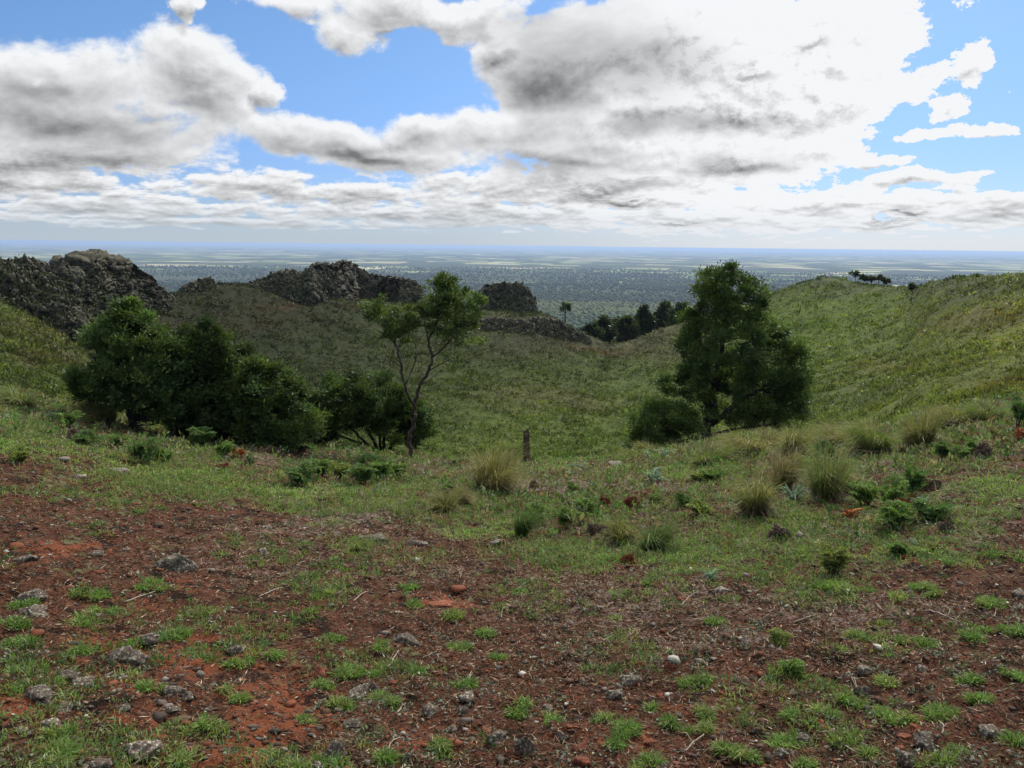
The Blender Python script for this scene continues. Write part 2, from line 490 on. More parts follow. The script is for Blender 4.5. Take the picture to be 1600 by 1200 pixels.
def mat_ground():
    mt, t, out = new_mat('rim_soil')
    co = t.node('ShaderNodeTexCoord').outputs['Object']
    zn = t.node('ShaderNodeSeparateColor', inp={0: attr(t, 'zones')})
    green, thatch, red = zn.outputs[0], zn.outputs[1], zn.outputs[2]
    f1 = t.noise(co, 60.0, 8.0, 0.72)
    f2 = t.noise(co, 14.0, 8.0, 0.68)
    f3 = t.noise(co, 2.6, 6.0, 0.6)
    grit = t.voronoi(co, 75.0)
    soil = t.mix(t.lin(f1, 0.32, 0.68), (0.020, 0.009, 0.005), (0.150, 0.060, 0.032))
    soil = t.mix(t.smooth(f2, 0.55, 0.70), soil, (0.13, 0.085, 0.055))
    f4 = t.noise(t.vmath('ADD', co, (31, 7, 3)), 5.0, 9.0, 0.74)
    soil = t.mix(t.smooth(f4, 0.52, 0.40), soil, (0.014, 0.008, 0.005))
    soil = t.mix(t.math('MULTIPLY', t.smooth(f4, 0.56, 0.68), 0.55), soil, (0.15, 0.055, 0.030))
    redc = t.mix(t.lin(f1, 0.3, 0.7), (0.085, 0.025, 0.011), (0.25, 0.080, 0.036))
    c_ = t.mix(t.smooth(t.math('ADD', red, t.math('MULTIPLY', t.math('ADD', t.math('SUBTRACT', f2, 0.5), t.math('MULTIPLY', t.math('SUBTRACT', f4, 0.5), 1.4)), 2.2)), 0.42, 0.80), soil, redc)
    th = t.mix(t.lin(f1, 0.35, 0.66), (0.06, 0.043, 0.037), (0.30, 0.225, 0.195))
    c_ = t.mix(t.smooth(t.math('ADD', thatch, t.math('MULTIPLY', t.math('ADD', t.math('SUBTRACT', f2, 0.5), t.math('SUBTRACT', f4, 0.5)), 2.2)), 0.34, 0.75), c_, th)
    gr = t.mix(t.lin(f1, 0.33, 0.66), (0.026, 0.034, 0.012), (0.135, 0.18, 0.055))
    gr = t.mix(t.smooth(f3, 0.5, 0.68), gr, (0.115, 0.115, 0.05))
    c_ = t.mix(t.smooth(t.math('ADD', green, t.math('MULTIPLY', t.math('ADD', t.math('SUBTRACT', f2, 0.5), t.math('MULTIPLY', t.math('SUBTRACT', f3, 0.5), 1.3)), 2.4)), 0.42, 0.80), c_, gr)
    c_ = t.mix(t.math('MULTIPLY', t.smooth(grit.outputs['Color'], 0.80, 0.92), t.smooth(grit.outputs['Distance'], 0.45, 0.2)), c_, (0.22, 0.17, 0.14))
    h = t.math('ADD', t.math('MULTIPLY', f1, 0.5), f2)
    t.set(out.inputs[0], bsdf(t, c_, 0.95, 0.1, bump(t, h, 1.0, 0.045)))
    return mt


def mat_hill():
    mt, t, out = new_mat('hillside_sward')
    co = t.node('ShaderNodeTexCoord').outputs['Object']
    f1 = t.noise(co, 1.6, 8.0, 0.7)
    f2 = t.noise(co, 0.25, 6.0, 0.6)
    c_ = t.mix(1.0, attr(t, 'tint'), t.mix(t.lin(f1, 0.33, 0.67), (0.40, 0.42, 0.38), (1.15, 1.15, 0.95)), 'MULTIPLY')
    c_ = t.mix(1.0, c_, t.mix(t.lin(f2, 0.35, 0.65), (0.75, 0.8, 0.85), (1.2, 1.15, 1.05)), 'MULTIPLY')
    t.set(out.inputs[0], bsdf(t, c_, 0.95, 0.08, bump(t, f1, 1.0, 0.5)))
    return mt


def mat_plain():
    mt, t, out = new_mat('plain_land')
    co = t.node('ShaderNodeTexCoord').outputs['Object']
    spx = t.node('ShaderNodeSeparateXYZ', inp={0: co})
    flat = t.xyz(spx.outputs[0], spx.outputs[1], 0.0)
    dist = t.vmath('LENGTH', flat)
    warp = t.vmath('ADD', flat, t.vmath('MULTIPLY', t.xyz(t.noise(flat, 0.0006, 3.0), t.noise(t.vmath('ADD', flat, (900, 0, 0)), 0.0006, 3.0), 0), (700, 700, 0)))
    v = t.voronoi(warp, 1 / 430.0, 'F1', 'CHEBYCHEV')
    rs = t.node('ShaderNodeSeparateColor', inp={0: v.outputs['Color']})
    big = t.noise(flat, 1 / 5200.0, 4.0, 0.6)
    big2 = t.noise(t.vmath('ADD', flat, (3000, 8000, 0)), 1 / 2100.0, 5.0, 0.65)
    fine = t.noise(flat, 1 / 26.0, 4.0, 0.7)
    mid = t.noise(flat, 1 / 240.0, 5.0, 0.65)
    forest = t.mix(t.lin(fine, 0.35, 0.65), (0.028, 0.036, 0.024), (0.085, 0.098, 0.062))
    forest = t.mix(t.math('MULTIPLY', t.smooth(big2, 0.5, 0.62), 0.6), forest, (0.066, 0.066, 0.048))
    forest = t.mix(t.smooth(dist, 2900, 2300), forest, (0.075, 0.105, 0.045))
    field = t.mix(rs.outputs[1], (0.20, 0.235, 0.10), (0.42, 0.36, 0.23))
    field = t.mix(t.smooth(rs.outputs[2], 0.55, 0.7), field, (0.10, 0.15, 0.06))
    far = t.smooth(dist, 4200, 9500)
    thr = t.math('ADD', t.math('MULTIPLY', rs.outputs[0], 0.55), t.math('MULTIPLY', big, 0.9))
    thr = t.math('ADD', thr, t.math('MULTIPLY', far, 0.26))
    isf = t.smooth(thr, 0.910, 0.930)
    belt = t.smooth(v.outputs['Distance'], 0.46, 0.5)
    isf = t.math('MULTIPLY', isf, t.math('SUBTRACT', 1.0, belt))
    isf = t.math('MULTIPLY', isf, t.smooth(mid, 0.34, 0.42))
    isf = t.math('MULTIPLY', isf, t.smooth(dist, 4000, 5600))
    c_ = t.mix(isf, forest, field)
    t.set(out.inputs[0], bsdf(t, c_, 1.0, 0.0))
    return mt


# ------------------------------------------------------------------ terrain
# per photo column: lip (y, d), first seen ground beyond (y, d), middle (y, d), rim (y, d)
COLS = [
    (-1500, (585, 24), (580, 42), (520, 66), (425, 110)),
    (-300, (598, 22), (590, 34), (530, 56), (432, 100)),
    (0, (614, 20), (604, 34), (540, 58), (428, 108)),
    (120, (640, 20), (634, 42), (560, 70), (432, 118)),
    (250, (668, 19), (664, 62), (560, 100), (464, 140)),
    (360, (685, 18), (700, 75), (560, 115), (446, 150)),
    (520, (700, 18), (716, 75), (570, 120), (466, 160)),
    (640, (716, 17), (725, 75), (590, 120), (476, 165)),
    (740, (724, 17), (730, 75), (600, 120), (480, 165)),
    (840, (724, 17), (730, 75), (620, 115), (490, 165)),
    (900, (721, 17), (730, 75), (625, 115), (516, 160)),
    (955, (718, 17.5), (728, 75), (630, 115), (539, 155)),
    (1050, (706, 18), (720, 75), (620, 115), (509, 160)),
    (1180, (688, 19), (704, 70), (590, 115), (467, 165)),
    (1230, (684, 19.2), (700, 67), (580, 112), (448, 167)),
    (1282, (680, 19.5), (694, 65), (570, 110), (436, 168)),
    (1345, (675, 19.8), (688, 60), (565, 105), (449, 165)),
    (1405, (669, 20), (680, 54), (558, 98), (453, 155)),
    (1450, (658, 20.5), (670, 48), (550, 90), (443, 128)),
    (1600, (626, 22), (634, 40), (540, 75), (432, 105)),
    (1900, (604, 24), (606, 38), (530, 65), (434, 95)),
    (3100, (585, 24), (580, 42), (520, 66), (425, 110)),
]
_az, _D, _Z = [], [], []
for (x, lip, a, b_, rim) in COLS:
    _az.append(pix_azel(x, 560)[0])
    dd, zz = [0.0], [0.0]
    def zat(y, d): return EYE + d * math.tan(pix_azel(min(max(x, -300), 1900), y)[1])
    zl = zat(*lip)
    dd.append(7.0); zz.append(zl * 7.0 / lip[1] * 0.93)
    dd.append(lip[1]); zz.append(zl)
    z4 = zat(*a)
    t_ = 0.16
    dd.append(lip[1] + (a[1] - lip[1]) * t_); zz.append(zl + (z4 - zl) * t_ - 1.1)
    dd.append(a[1]); zz.append(z4)
    dd.append(b_[1]); zz.append(zat(*b_))
    zr = zat(*rim)
    dd.append(rim[1]); zz.append(zr)
    dd.append(rim[1] + 14); zz.append(zr - 4.5)
    dd.append(rim[1] + 80); zz.append(zr - 34)
    dd.append(1000.0); zz.append(-168.0)
    dd.append(1900.0); zz.append(-200.0)
    dd.append(90000.0); zz.append(-200.0)
    _D.append(dd); _Z.append(zz)
_az = [-math.pi] + _az + [math.pi]; _D = [_D[0]] + _D + [_D[0]]; _Z = [_Z[0]] + _Z + [_Z[0]]
_az, _D, _Z = np.array(_az), np.array(_D), np.array(_Z)


def _pslopes(x, y):
    h = np.diff(x, axis=-1); dl = np.diff(y, axis=-1) / h
    mk = np.zeros_like(y)
    w1 = 2 * h[..., 1:] + h[..., :-1]; w2 = h[..., 1:] + 2 * h[..., :-1]
    same = dl[..., 1:] * dl[..., :-1] > 0
    with np.errstate(divide='ignore', invalid='ignore'):
        hm = (w1 + w2) / (w1 / dl[..., :-1] + w2 / dl[..., 1:])
    mk[..., 1:-1] = np.where(same, hm, 0); mk[..., 0] = dl[..., 0]; mk[..., -1] = dl[..., -1]
    return mk


def _hermite(x0, x1, y0, y1, m0, m1, x):
    h = x1 - x0; t = np.clip((x - x0) / h, 0, 1)
    return (1 + 2 * t) * (1 - t) ** 2 * y0 + t * (1 - t) ** 2 * h * m0 + t * t * (3 - 2 * t) * y1 + t * t * (t - 1) * h * m1


_mD = _pslopes(_az[None, :].repeat(_D.shape[1], 0), _D.T); _mZ = _pslopes(_az[None, :].repeat(_D.shape[1], 0), _Z.T)


def base_height(az_, d):
    az_ = np.asarray(az_, float).ravel(); d = np.asarray(d, float).ravel()
    out = np.empty(len(d))
    for s in range(0, len(d), 200000):
        a, q = az_[s:s + 200000], d[s:s + 200000]
        i = np.clip(np.searchsorted(_az, a) - 1, 0, len(_az) - 2)
        Dn = np.stack([_hermite(_az[i], _az[i + 1], _D[i, j], _D[i + 1, j], _mD[j, i], _mD[j, i + 1], a) for j in range(_D.shape[1])], -1)
        Zn = np.stack([_hermite(_az[i], _az[i + 1], _Z[i, j], _Z[i + 1, j], _mZ[j, i], _mZ[j, i + 1], a) for j in range(_D.shape[1])], -1)
        mk = _pslopes(Dn, Zn)
        jj = np.clip((q[:, None] >= Dn).sum(1) - 1, 0, Dn.shape[1] - 2); rr = np.arange(len(q))
        out[s:s + 200000] = _hermite(Dn[rr, jj], Dn[rr, jj + 1], Zn[rr, jj], Zn[rr, jj + 1], mk[rr, jj], mk[rr, jj + 1], q)
    return out


def height(x, y):
    x = np.asarray(x, float); y = np.asarray(y, float); sh = x.shape
    x, y = x.ravel(), y.ravel()
    d = np.hypot(x, y); z = base_height(np.arctan2(x, y), d)
    near = 1 - sstep(22, 40, d); farw = sstep(20, 55, d) * (1 - sstep(250, 800, d))
    w = np.minimum(1, d / 1.5)
    nm = near > 0.001
    if nm.any():
        xs, ys = x[nm], y[nm]
        r_ = fbm(xs / 1.7, ys / 1.7, oct=3, seed=3) * 0.075 + fbm(xs / 0.42, ys / 0.42, oct=3, seed=9) * 0.034
        lum = vnoise(xs / 0.16, ys / 0.16, seed=21); lum = np.abs(lum - 0.5) * 2
        r_ = r_ + lum * 0.030 + fbm(xs / 0.07, ys / 0.07, oct=2, seed=30) * 0.020
        z[nm] += r_ * near[nm] * w[nm]
    fm = farw > 0.001
    if fm.any():
        xs, ys = x[fm], y[fm]
        z[fm] += farw[fm] * (fbm(xs / 22, ys / 22, oct=3, seed=40) * 0.8 + fbm(xs / 5, ys / 5, oct=4, seed=50) * 0.45 + fbm(xs / 1.3, ys / 1.3, oct=2, seed=55) * 0.12)
    return z.reshape(sh)


def ground_at(px, py, dmin=2.0, dmax=230.0):
    """where the sight line through a photo pixel meets the terrain"""
    v = pix_dir(px, py); hl = math.hypot(v[0], v[1])
    ds = np.exp(np.linspace(math.log(dmin), math.log(dmax), 1500))
    xs, ys = v[0] / hl * ds, v[1] / hl * ds
    zr = EYE + v[2] / hl * ds; zt = height(xs, ys)
    hit = np.nonzero(zr <= zt)[0]
    i = hit[0] if len(hit) else len(ds) - 1
    if dmax <= 40 and ds[i] > 23.5:
        gap = np.where(ds < 23.5, (zr - zt) / ds, 9.0); i = int(np.argmin(gap))
    return np.array([xs[i], ys[i], zt[i]]), ds[i]


def pix_point(px, py, d):
    v = pix_dir(px, py); hl = math.hypot(v[0], v[1])
    return np.array([v[0] / hl * d, v[1] / hl * d, EYE + v[2] / hl * d])


def to_pix(Pn):
    q = np.asarray(Pn, float) - np.array([0, 0, EYE])
    w = q @ Fv
    w = np.where(np.abs(w) < 1e-6, 1e-6, w)
    return 800 + F_PX * (q @ Rv) / w, 600 - F_PX * (q @ Uv) / w, w


# zones of the near ground: (x, y, rx, ry, weight) ellipses round spots read off the photo, laid on the ground
Z_GREEN = [(90, 650, 160, 22, 1), (40, 690, 110, 20, .9), (270, 770, 190, 20, .8), (250, 735, 140, 18, .8), (470, 775, 90, 18, .9), (570, 790, 90, 22, .9),
           (330, 690, 70, 16, .8), (900, 855, 110, 28, 1), (800, 820, 90, 26, .7), (880, 722, 120, 10, .9), (1060, 862, 130, 24, .9), (1230, 830, 130, 50, .85), (1400, 850, 130, 30, .9), (1450, 800, 150, 28, .95),
           (1550, 765, 110, 36, .9), (1330, 715, 130, 14, .9), (1270, 905, 90, 26, .8), (1100, 730, 130, 14, .9), (660, 765, 110, 18, .7), (730, 800, 80, 22, .8), (560, 720, 80, 12, .8), (1450, 690, 200, 16, .8),
           (560, 860, 50, 10, .6), (1500, 860, 120, 20, .7), (640, 880, 60, 12, .4), (1380, 1000, 80, 14, .5), (1130, 1100, 200, 40, .25), (1560, 650, 120, 20, .9), (150, 705, 60, 10, .7), (960, 800, 120, 18, .6), (990, 850, 60, 20, .8)]
Z_THATCH = [(850, 745, 130, 12, 1), (960, 758, 200, 9, .9), (230, 688, 60, 7, 1), (60, 660, 90, 6, .6), (415, 712, 60, 10, .8), (650, 730, 100, 12, .9), (540, 808, 70, 12, .9), (1340, 733, 90, 8, .8),
            (1490, 705, 150, 9, .7), (990, 935, 200, 40, .6), (1080, 990, 200, 36, .45), (1300, 950, 160, 24, .5), (1050, 820, 90, 14, .5), (1500, 795, 60, 10, .6), (480, 830, 120, 16, .5), (420, 880, 160, 24, .4), (700, 900, 160, 30, .35), (1450, 960, 140, 30, .4), (1150, 690, 200, 10, .4), (1560, 820, 60, 12, .5)]
Z_RED = [(440, 1130, 90, 60, 1), (310, 1020, 100, 30, .9), (95, 855, 60, 14, .9), (15, 1100, 50, 40, .9), (150, 1000, 60, 20, .7), (390, 1190, 90, 30, 1), (695, 940, 45, 9, 1), (1000, 1160, 70, 20, .6), (640, 1170, 70, 20, .7),
         (1420, 1145, 70, 14, .7), (200, 1110, 120, 30, .6), (1100, 1110, 80, 20, .5), (60, 1150, 80, 20, .6), (1425, 875, 50, 6, .8), (270, 920, 60, 10, .6), (1330, 790, 30, 5, .4), (230, 1060, 100, 20, .5), (180, 940, 80, 14, .5)]


def zone_masks(Pn):
    px, py, w = to_pix(Pn)
    px = px + 55 * fbm(Pn[:, 0] / .9, Pn[:, 1] / .9, oct=3, seed=201); py = py + 26 * fbm(Pn[:, 0] / .9, Pn[:, 1] / .9, oct=3, seed=205)
    res = []
    for zl, base_v in ((Z_GREEN, 0.0), (Z_THATCH, 0.0), (Z_RED, 0.0)):
        v = np.full(len(px), base_v)
        for (x, y, rx, ry, wt_) in zl:
            q = ((px - x) / (rx * 1.3)) ** 2 + ((py - y) / (ry * 1.25)) ** 2
            v = np.maximum(v, wt_ * np.exp(-q * 0.9))
        res.append(v)
    gz, tz, rz = res
    d = np.hypot(Pn[:, 0], Pn[:, 1])
    gz = np.maximum(np.maximum(gz, 0.45 * sstep(9, 14, d)), 0.10)
    out = np.stack([gz, tz, rz], 1)
    out[w < 0.5] = (0.3, 0.2, 0.2)
    return out


def polar_sheet(name, ds, azs, mat, closed, zones=False, hill=False):
    A, Dm = np.meshgrid(azs, ds)
    X, Y = np.sin(A) * Dm, np.cos(A) * Dm
    Zm = height(X, Y)
    V = np.stack([X, Y, Zm], -1).reshape(-1, 3)
    nr, nc = len(ds), len(azs)
    i = np.arange(nr - 1)[:, None] * nc; j = np.arange(nc if closed else nc - 1)[None, :]; j2 = (j + 1) % nc
    q = np.stack([i + j2, i + j, i + nc + j, i + nc + j2], -1).reshape(-1, 4)
    attrs = {}
    if zones: attrs['zones'] = zone_masks(V)
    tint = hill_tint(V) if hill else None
    return tag(raw_mesh(name, V, [q], mat, tint, smooth=True, attrs=attrs), kind='structure')


Z_HILL = [  # x, y, rx, ry, colour, weight : sward colour by area, left-wall cloud shadow and right-slope sun painted in
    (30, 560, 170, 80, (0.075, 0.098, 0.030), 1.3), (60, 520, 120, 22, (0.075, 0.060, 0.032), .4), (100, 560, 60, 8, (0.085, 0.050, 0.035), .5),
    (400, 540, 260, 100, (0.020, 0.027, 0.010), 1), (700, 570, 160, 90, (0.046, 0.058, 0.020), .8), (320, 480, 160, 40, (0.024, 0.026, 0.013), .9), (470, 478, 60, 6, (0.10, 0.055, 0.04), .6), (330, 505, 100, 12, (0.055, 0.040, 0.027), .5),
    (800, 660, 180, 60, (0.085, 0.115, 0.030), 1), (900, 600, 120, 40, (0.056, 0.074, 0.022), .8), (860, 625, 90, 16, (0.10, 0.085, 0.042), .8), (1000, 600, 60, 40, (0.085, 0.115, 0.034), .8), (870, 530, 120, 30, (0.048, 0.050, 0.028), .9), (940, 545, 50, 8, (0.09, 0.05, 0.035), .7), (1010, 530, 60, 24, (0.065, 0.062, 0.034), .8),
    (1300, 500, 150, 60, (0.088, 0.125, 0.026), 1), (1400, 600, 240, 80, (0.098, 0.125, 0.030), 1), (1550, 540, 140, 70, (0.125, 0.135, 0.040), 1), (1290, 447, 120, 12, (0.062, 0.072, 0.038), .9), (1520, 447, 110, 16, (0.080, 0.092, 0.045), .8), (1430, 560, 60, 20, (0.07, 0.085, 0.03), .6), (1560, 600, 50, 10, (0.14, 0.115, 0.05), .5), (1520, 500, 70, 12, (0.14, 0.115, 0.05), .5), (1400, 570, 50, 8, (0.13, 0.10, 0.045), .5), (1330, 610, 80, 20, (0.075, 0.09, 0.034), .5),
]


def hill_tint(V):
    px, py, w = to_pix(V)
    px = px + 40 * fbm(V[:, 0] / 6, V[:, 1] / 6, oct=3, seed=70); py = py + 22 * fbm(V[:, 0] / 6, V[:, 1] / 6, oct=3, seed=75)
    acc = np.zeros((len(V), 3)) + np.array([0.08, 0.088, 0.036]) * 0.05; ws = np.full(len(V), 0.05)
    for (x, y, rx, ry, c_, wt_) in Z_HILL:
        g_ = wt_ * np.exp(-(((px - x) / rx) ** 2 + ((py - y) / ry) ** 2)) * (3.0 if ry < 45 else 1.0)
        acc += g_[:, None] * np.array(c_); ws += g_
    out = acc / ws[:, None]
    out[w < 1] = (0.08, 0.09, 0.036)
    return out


def az_cols(lim, n_f, n_c):
    l = R(lim)
    return np.concatenate([np.linspace(-l, l, n_f), np.linspace(l, 2 * math.pi - l, n_c + 2)[1:-1]])


SKY_ONLY = False
if not SKY_ONLY:
    D_JOIN = 28.0
    azn = az_cols(48, 760, 60)
    ds_near = np.concatenate([[0.03, 0.4, 0.9, 1.4], np.exp(np.linspace(math.log(1.8), math.log(D_JOIN), 470))])
    polar_sheet('ground', ds_near, azn, mat_ground(), True, zones=True)
    ds_hill = np.concatenate([np.exp(np.linspace(math.log(D_JOIN), math.log(220), 300)), np.exp(np.linspace(math.log(220), math.log(2000), 40))[1:]])
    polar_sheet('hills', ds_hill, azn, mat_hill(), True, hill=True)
    ds_pl = np.exp(np.linspace(math.log(2000), math.log(88000), 60))
    polar_sheet('plain', ds_pl, az_cols(48, 200, 60), mat_plain(), True)

# ------------------------------------------------------------------ rock: crags and boulders
def ico(sub):
    bm = bmesh.new(); bmesh.ops.create_icosphere(bm, subdivisions=sub, radius=1.0)
    V = np.array([v.co[:] for v in bm.verts]); T = np.array([[v.index for v in f.verts] for f in bm.faces]); bm.free()
    return V, T


ICO1, ICO2, ICO3, ICO4 = ico(1), ico(2), ico(3), ico(4)


def chunk(icos, size, seed, facets=7, rough=0.10, cut=(0.45, 0.85)):
    V, T = icos; rg = np.random.default_rng(seed); V = V.copy()
    for _ in range(facets):
        nrm = unit(rg.normal(size=3)); h = rg.uniform(*cut)
        V -= nrm * np.maximum(0, V @ nrm - h)[:, None] * 0.92
    o = rg.uniform(-50, 50, 3)
    V *= (1 + rough * fbm(V[:, 0] * 2.2 + o[0], V[:, 1] * 2.2 + o[1], V[:, 2] * 2.2 + o[2], oct=4))[:, None]
    return V * np.asarray(size), T


def rot_z(V, a):
    c_, s_ = math.cos(a), math.sin(a)
    return np.stack([V[:, 0] * c_ - V[:, 1] * s_, V[:, 0] * s_ + V[:, 1] * c_, V[:, 2]], 1)


def crag(name, label, top, foot, depth, nu, nv, seed, amp=1.0, boulders=300):
    """a rock wall: foot line, crest line and a falling back, all as one rough sheet with boulders shed over it.
    top/foot: photo outline (x, y); depth: how far the crest stands behind the foot at the two ends"""
    top, foot = np.array(top, float), np.array(foot, float)
    xs = np.linspace(top[0, 0], top[-1, 0], nu); u = np.linspace(0, 1, nu)
    ty = np.interp(xs, top[:, 0], top[:, 1]); fy = np.interp(xs, foot[:, 0], foot[:, 1])
    key = np.linspace(0, nu - 1, 14).astype(int)
    df = np.interp(np.arange(nu), key, [ground_at(xs[k_], fy[k_], 30, 200)[1] for k_ in key]); dt = df + depth[0] + (depth[1] - depth[0]) * u
    Tp = np.array([pix_point(x, y, d) for x, y, d in zip(xs, ty, dt)]); Fp = np.array([pix_point(x, y, d) for x, y, d in zip(xs, fy, df)])
    Fp[:, 2] = np.minimum(Fp[:, 2], height(Fp[:, 0], Fp[:, 1])) - 1.6
    rad = unit(np.stack([Tp[:, 0], Tp[:, 1], Tp[:, 2] * 0], 1))
    rows = []
    for v in np.linspace(0, 1, nv):            # front: steeper towards the crest, then over and down the back
        if v <= 0.7:
            t = v / 0.7; zt = t ** 0.85; ht = t ** 1.25
            p = Fp + (Tp - Fp) * ht; p[:, 2] = Fp[:, 2] + (Tp[:, 2] - Fp[:, 2]) * zt
        else:
            t = (v - 0.7) / 0.3
            p = Tp + rad * (t * 7.0)[..., None] if np.ndim(t) else Tp + rad * (t * 7.0)
            p[:, 2] = Tp[:, 2] - (t ** 1.7) * 9.0
        rows.append(p)
    G = np.array(rows); q_ = G.reshape(-1, 3)
    gu = np.gradient(G, axis=1); gv = np.gradient(G, axis=0); N = unit(np.cross(gu, gv)).reshape(-1, 3)
    ramp = np.repeat(np.minimum(1, np.sin(np.linspace(0, np.pi, nv)) * 2.0 + 0.12), nu)
    ends = np.tile(np.minimum(1, np.minimum(u, 1 - u) * 14 + 0.15), nv); a_ = amp * ramp * ends
    X, Y, Zc = q_.T
    f1, s1, id1 = worley(X / 2.6, Y / 2.6, Zc / 4.4, seed); f2, s2, id2 = worley(X / .85, Y / .85, Zc / 1.5, seed + 5)
    disp = fbm(X / 7, Y / 7, Zc / 7, oct=3, seed=seed) * 1.7 + (id1 - .5) * 0.55 + (id2 - .5) * 0.5 - 0.75 * np.exp(-(s1 - f1) * 10) - 0.2 * np.exp(-(s2 - f2) * 10) + fbm(X / .9, Y / .9, Zc / 1.3, oct=4, seed=seed + 9, gain=.75) * 0.8
    q_ = q_ + N * (disp * a_)[:, None]
    # keep the crest on the outline: settle each stretch of the wall by what the roughness raised it
    pyv = to_pix(q_)[1].reshape(nv, nu).min(0); dif = np.clip(ty - pyv, -30, 30)
    ker = np.hanning(25); ker /= ker.sum(); dif = np.convolve(np.pad(dif, 12, mode='edge'), ker, 'valid')
    wv = np.clip(np.linspace(0, 1, nv) / 0.65, 0, 1)
    q_[:, 2] -= (wv[:, None] * (dif * dt / F_PX)[None, :]).ravel()
    tint = (0.72 + 0.55 * id2)[:, None] * np.array([0.88, 0.87, 0.80]) * (1 + 0.25 * fbm(X / 9, Y / 9, Zc / 9, oct=2, seed=seed + 2))[:, None]
    tuff = sstep(0.15, 0.45, fbm(X / 6, Y / 6, Zc / 3, oct=3, seed=seed + 31))[:, None]
    tint = tint * (1 - 0.6 * tuff) + 0.6 * tuff * np.array([1.0, 0.78, 0.70])
    acc = Acc()
    i = np.arange(nv - 1)[:, None] * nu; j = np.arange(nu - 1)[None, :]
    acc.add(q_, quads=np.stack([i + j, i + j + 1, i + nu + j + 1, i + nu + j], -1).reshape(-1, 4), tint=tint)
    rg = np.random.default_rng(seed)
    for _ in range(boulders * 5):
        r_ = int(nv * rg.uniform(0.05, 0.69)); c_ = int(rg.uniform(0.02, 0.98) * (nu - 1))
        p = q_[r_ * nu + c_]; s_ = rg.uniform(0.16, 0.44) * rg.choice([0.7, 1, 1, 1.3])
        V, T = chunk(ICO1 if s_ < .8 else ICO2, (s_ * .75, s_ * rg.uniform(.6, .9), s_ * rg.uniform(.7, 1.4)), int(rg.integers(1e6)), 9, 0.3, (.3, .75))
        acc.solid(rot_z(V, rg.uniform(0, 6)) + p, T, np.array([1, .99, .93]) * rg.uniform(0.35, 1.35))
    # tufts of scrub and lichen rooted in the cracks
    k_ = boulders * 40
    idx = (rg.integers(int(nv * .1), int(nv * .60), k_) * nu + rg.integers(0, nu, k_))
    col = np.array([[0.85, 1.0, 0.55]]) * rg.uniform(0.6, 1.9, (k_, 1))
    acc.leaves(q_[idx] + rg.normal(size=(k_, 3)) * 0.12, rg.normal(size=(k_, 3)) + np.array([0, 0, .8]), rg.uniform(.15, .45, k_), rg.uniform(.08, .22, k_), col)
    ctr = Fp.mean(0)
    return tag(acc.build(name, M_CRAG, loc=ctr), label, 'rock crag')


if not SKY_ONLY:
    crag('rock_crag', 'largest grey rock crag, with the highest rounded summit, above the olive slope',
         [(-160, 415), (-60, 410), (0, 408), (40, 405), (90, 409), (97, 399), (120, 394), (140, 391), (175, 399), (200, 404), (208, 416), (226, 426), (236, 440), (256, 450), (275, 466), (290, 476)],
         [(-160, 472), (-60, 476), (0, 474), (30, 482), (60, 500), (90, 524), (140, 548), (180, 538), (220, 520), (260, 494), (290, 482)],
         (15, 9), 330, 170, 101, 1.15, 620)
    crag('rock_crag', 'small low dark rock knob on the rim just right of the largest crag',
         [(274, 458), (284, 447), (300, 440), (315, 435), (331, 433), (340, 440), (344, 452)], [(274, 464), (300, 462), (330, 458), (344, 458)], (5, 4), 80, 60, 202, .8, 60)
    crag('rock_crag', 'long jagged dark crag on the far rim with a red earth scar below',
         [(378, 452), (395, 438), (420, 431), (433, 423), (450, 419), (474, 425), (486, 415), (498, 410), (522, 411), (540, 406), (556, 413), (576, 426), (600, 431), (622, 433), (650, 437), (660, 452), (668, 466)],
         [(378, 456), (430, 462), (470, 480), (500, 477), (540, 468), (580, 468), (620, 474), (668, 482)], (10, 9), 330, 130, 303, 1.0, 520)
    crag('rock_crag', 'squat dark rock knob with a flat top standing right of the slender two-stemmed tree',
         [(736, 474), (746, 452), (756, 445), (772, 443), (792, 441), (812, 441), (824, 449), (834, 464), (840, 482)], [(736, 482), (780, 486), (840, 490)], (6, 6), 140, 90, 404, .9, 150)
    crag('rock_ledge', 'broken line of pale lichened rocks running down to the low saddle of the rim',
         [(828, 496), (850, 496), (872, 500), (890, 508), (905, 516), (920, 526), (938, 538)], [(828, 520), (860, 528), (890, 534), (915, 542), (938, 546)], (6, 4), 150, 60, 505, .75, 130)
    crag('rock_ledge', 'low dark rubble ledge on the crater wall below the squat rock knob',
         [(748, 500), (770, 496), (795, 497), (820, 500), (836, 506)], [(748, 522), (790, 524), (836, 528)], (5, 5), 110, 50, 606, .7, 90)


# ------------------------------------------------------------------ trees
def catmull(pts, n):
    pts = np.array(pts, float)
    if len(pts) < 3: return np.array([pts[0] + (pts[-1] - pts[0]) * t for t in np.linspace(0, 1, n)])
    p = np.concatenate([2 * pts[:1] - pts[1:2], pts, 2 * pts[-1:] - pts[-2:-1]]); out = []
    for t in np.linspace(0, len(pts) - 1 - 1e-6, n):
        i = int(t); f = t - i; a, b_, c_, d_ = p[i:i + 4]
        out.append(0.5 * (2 * b_ + (c_ - a) * f + (2 * a - 5 * b_ + 4 * c_ - d_) * f * f + (3 * b_ - a - 3 * c_ + d_) * f ** 3))
    return np.array(out)


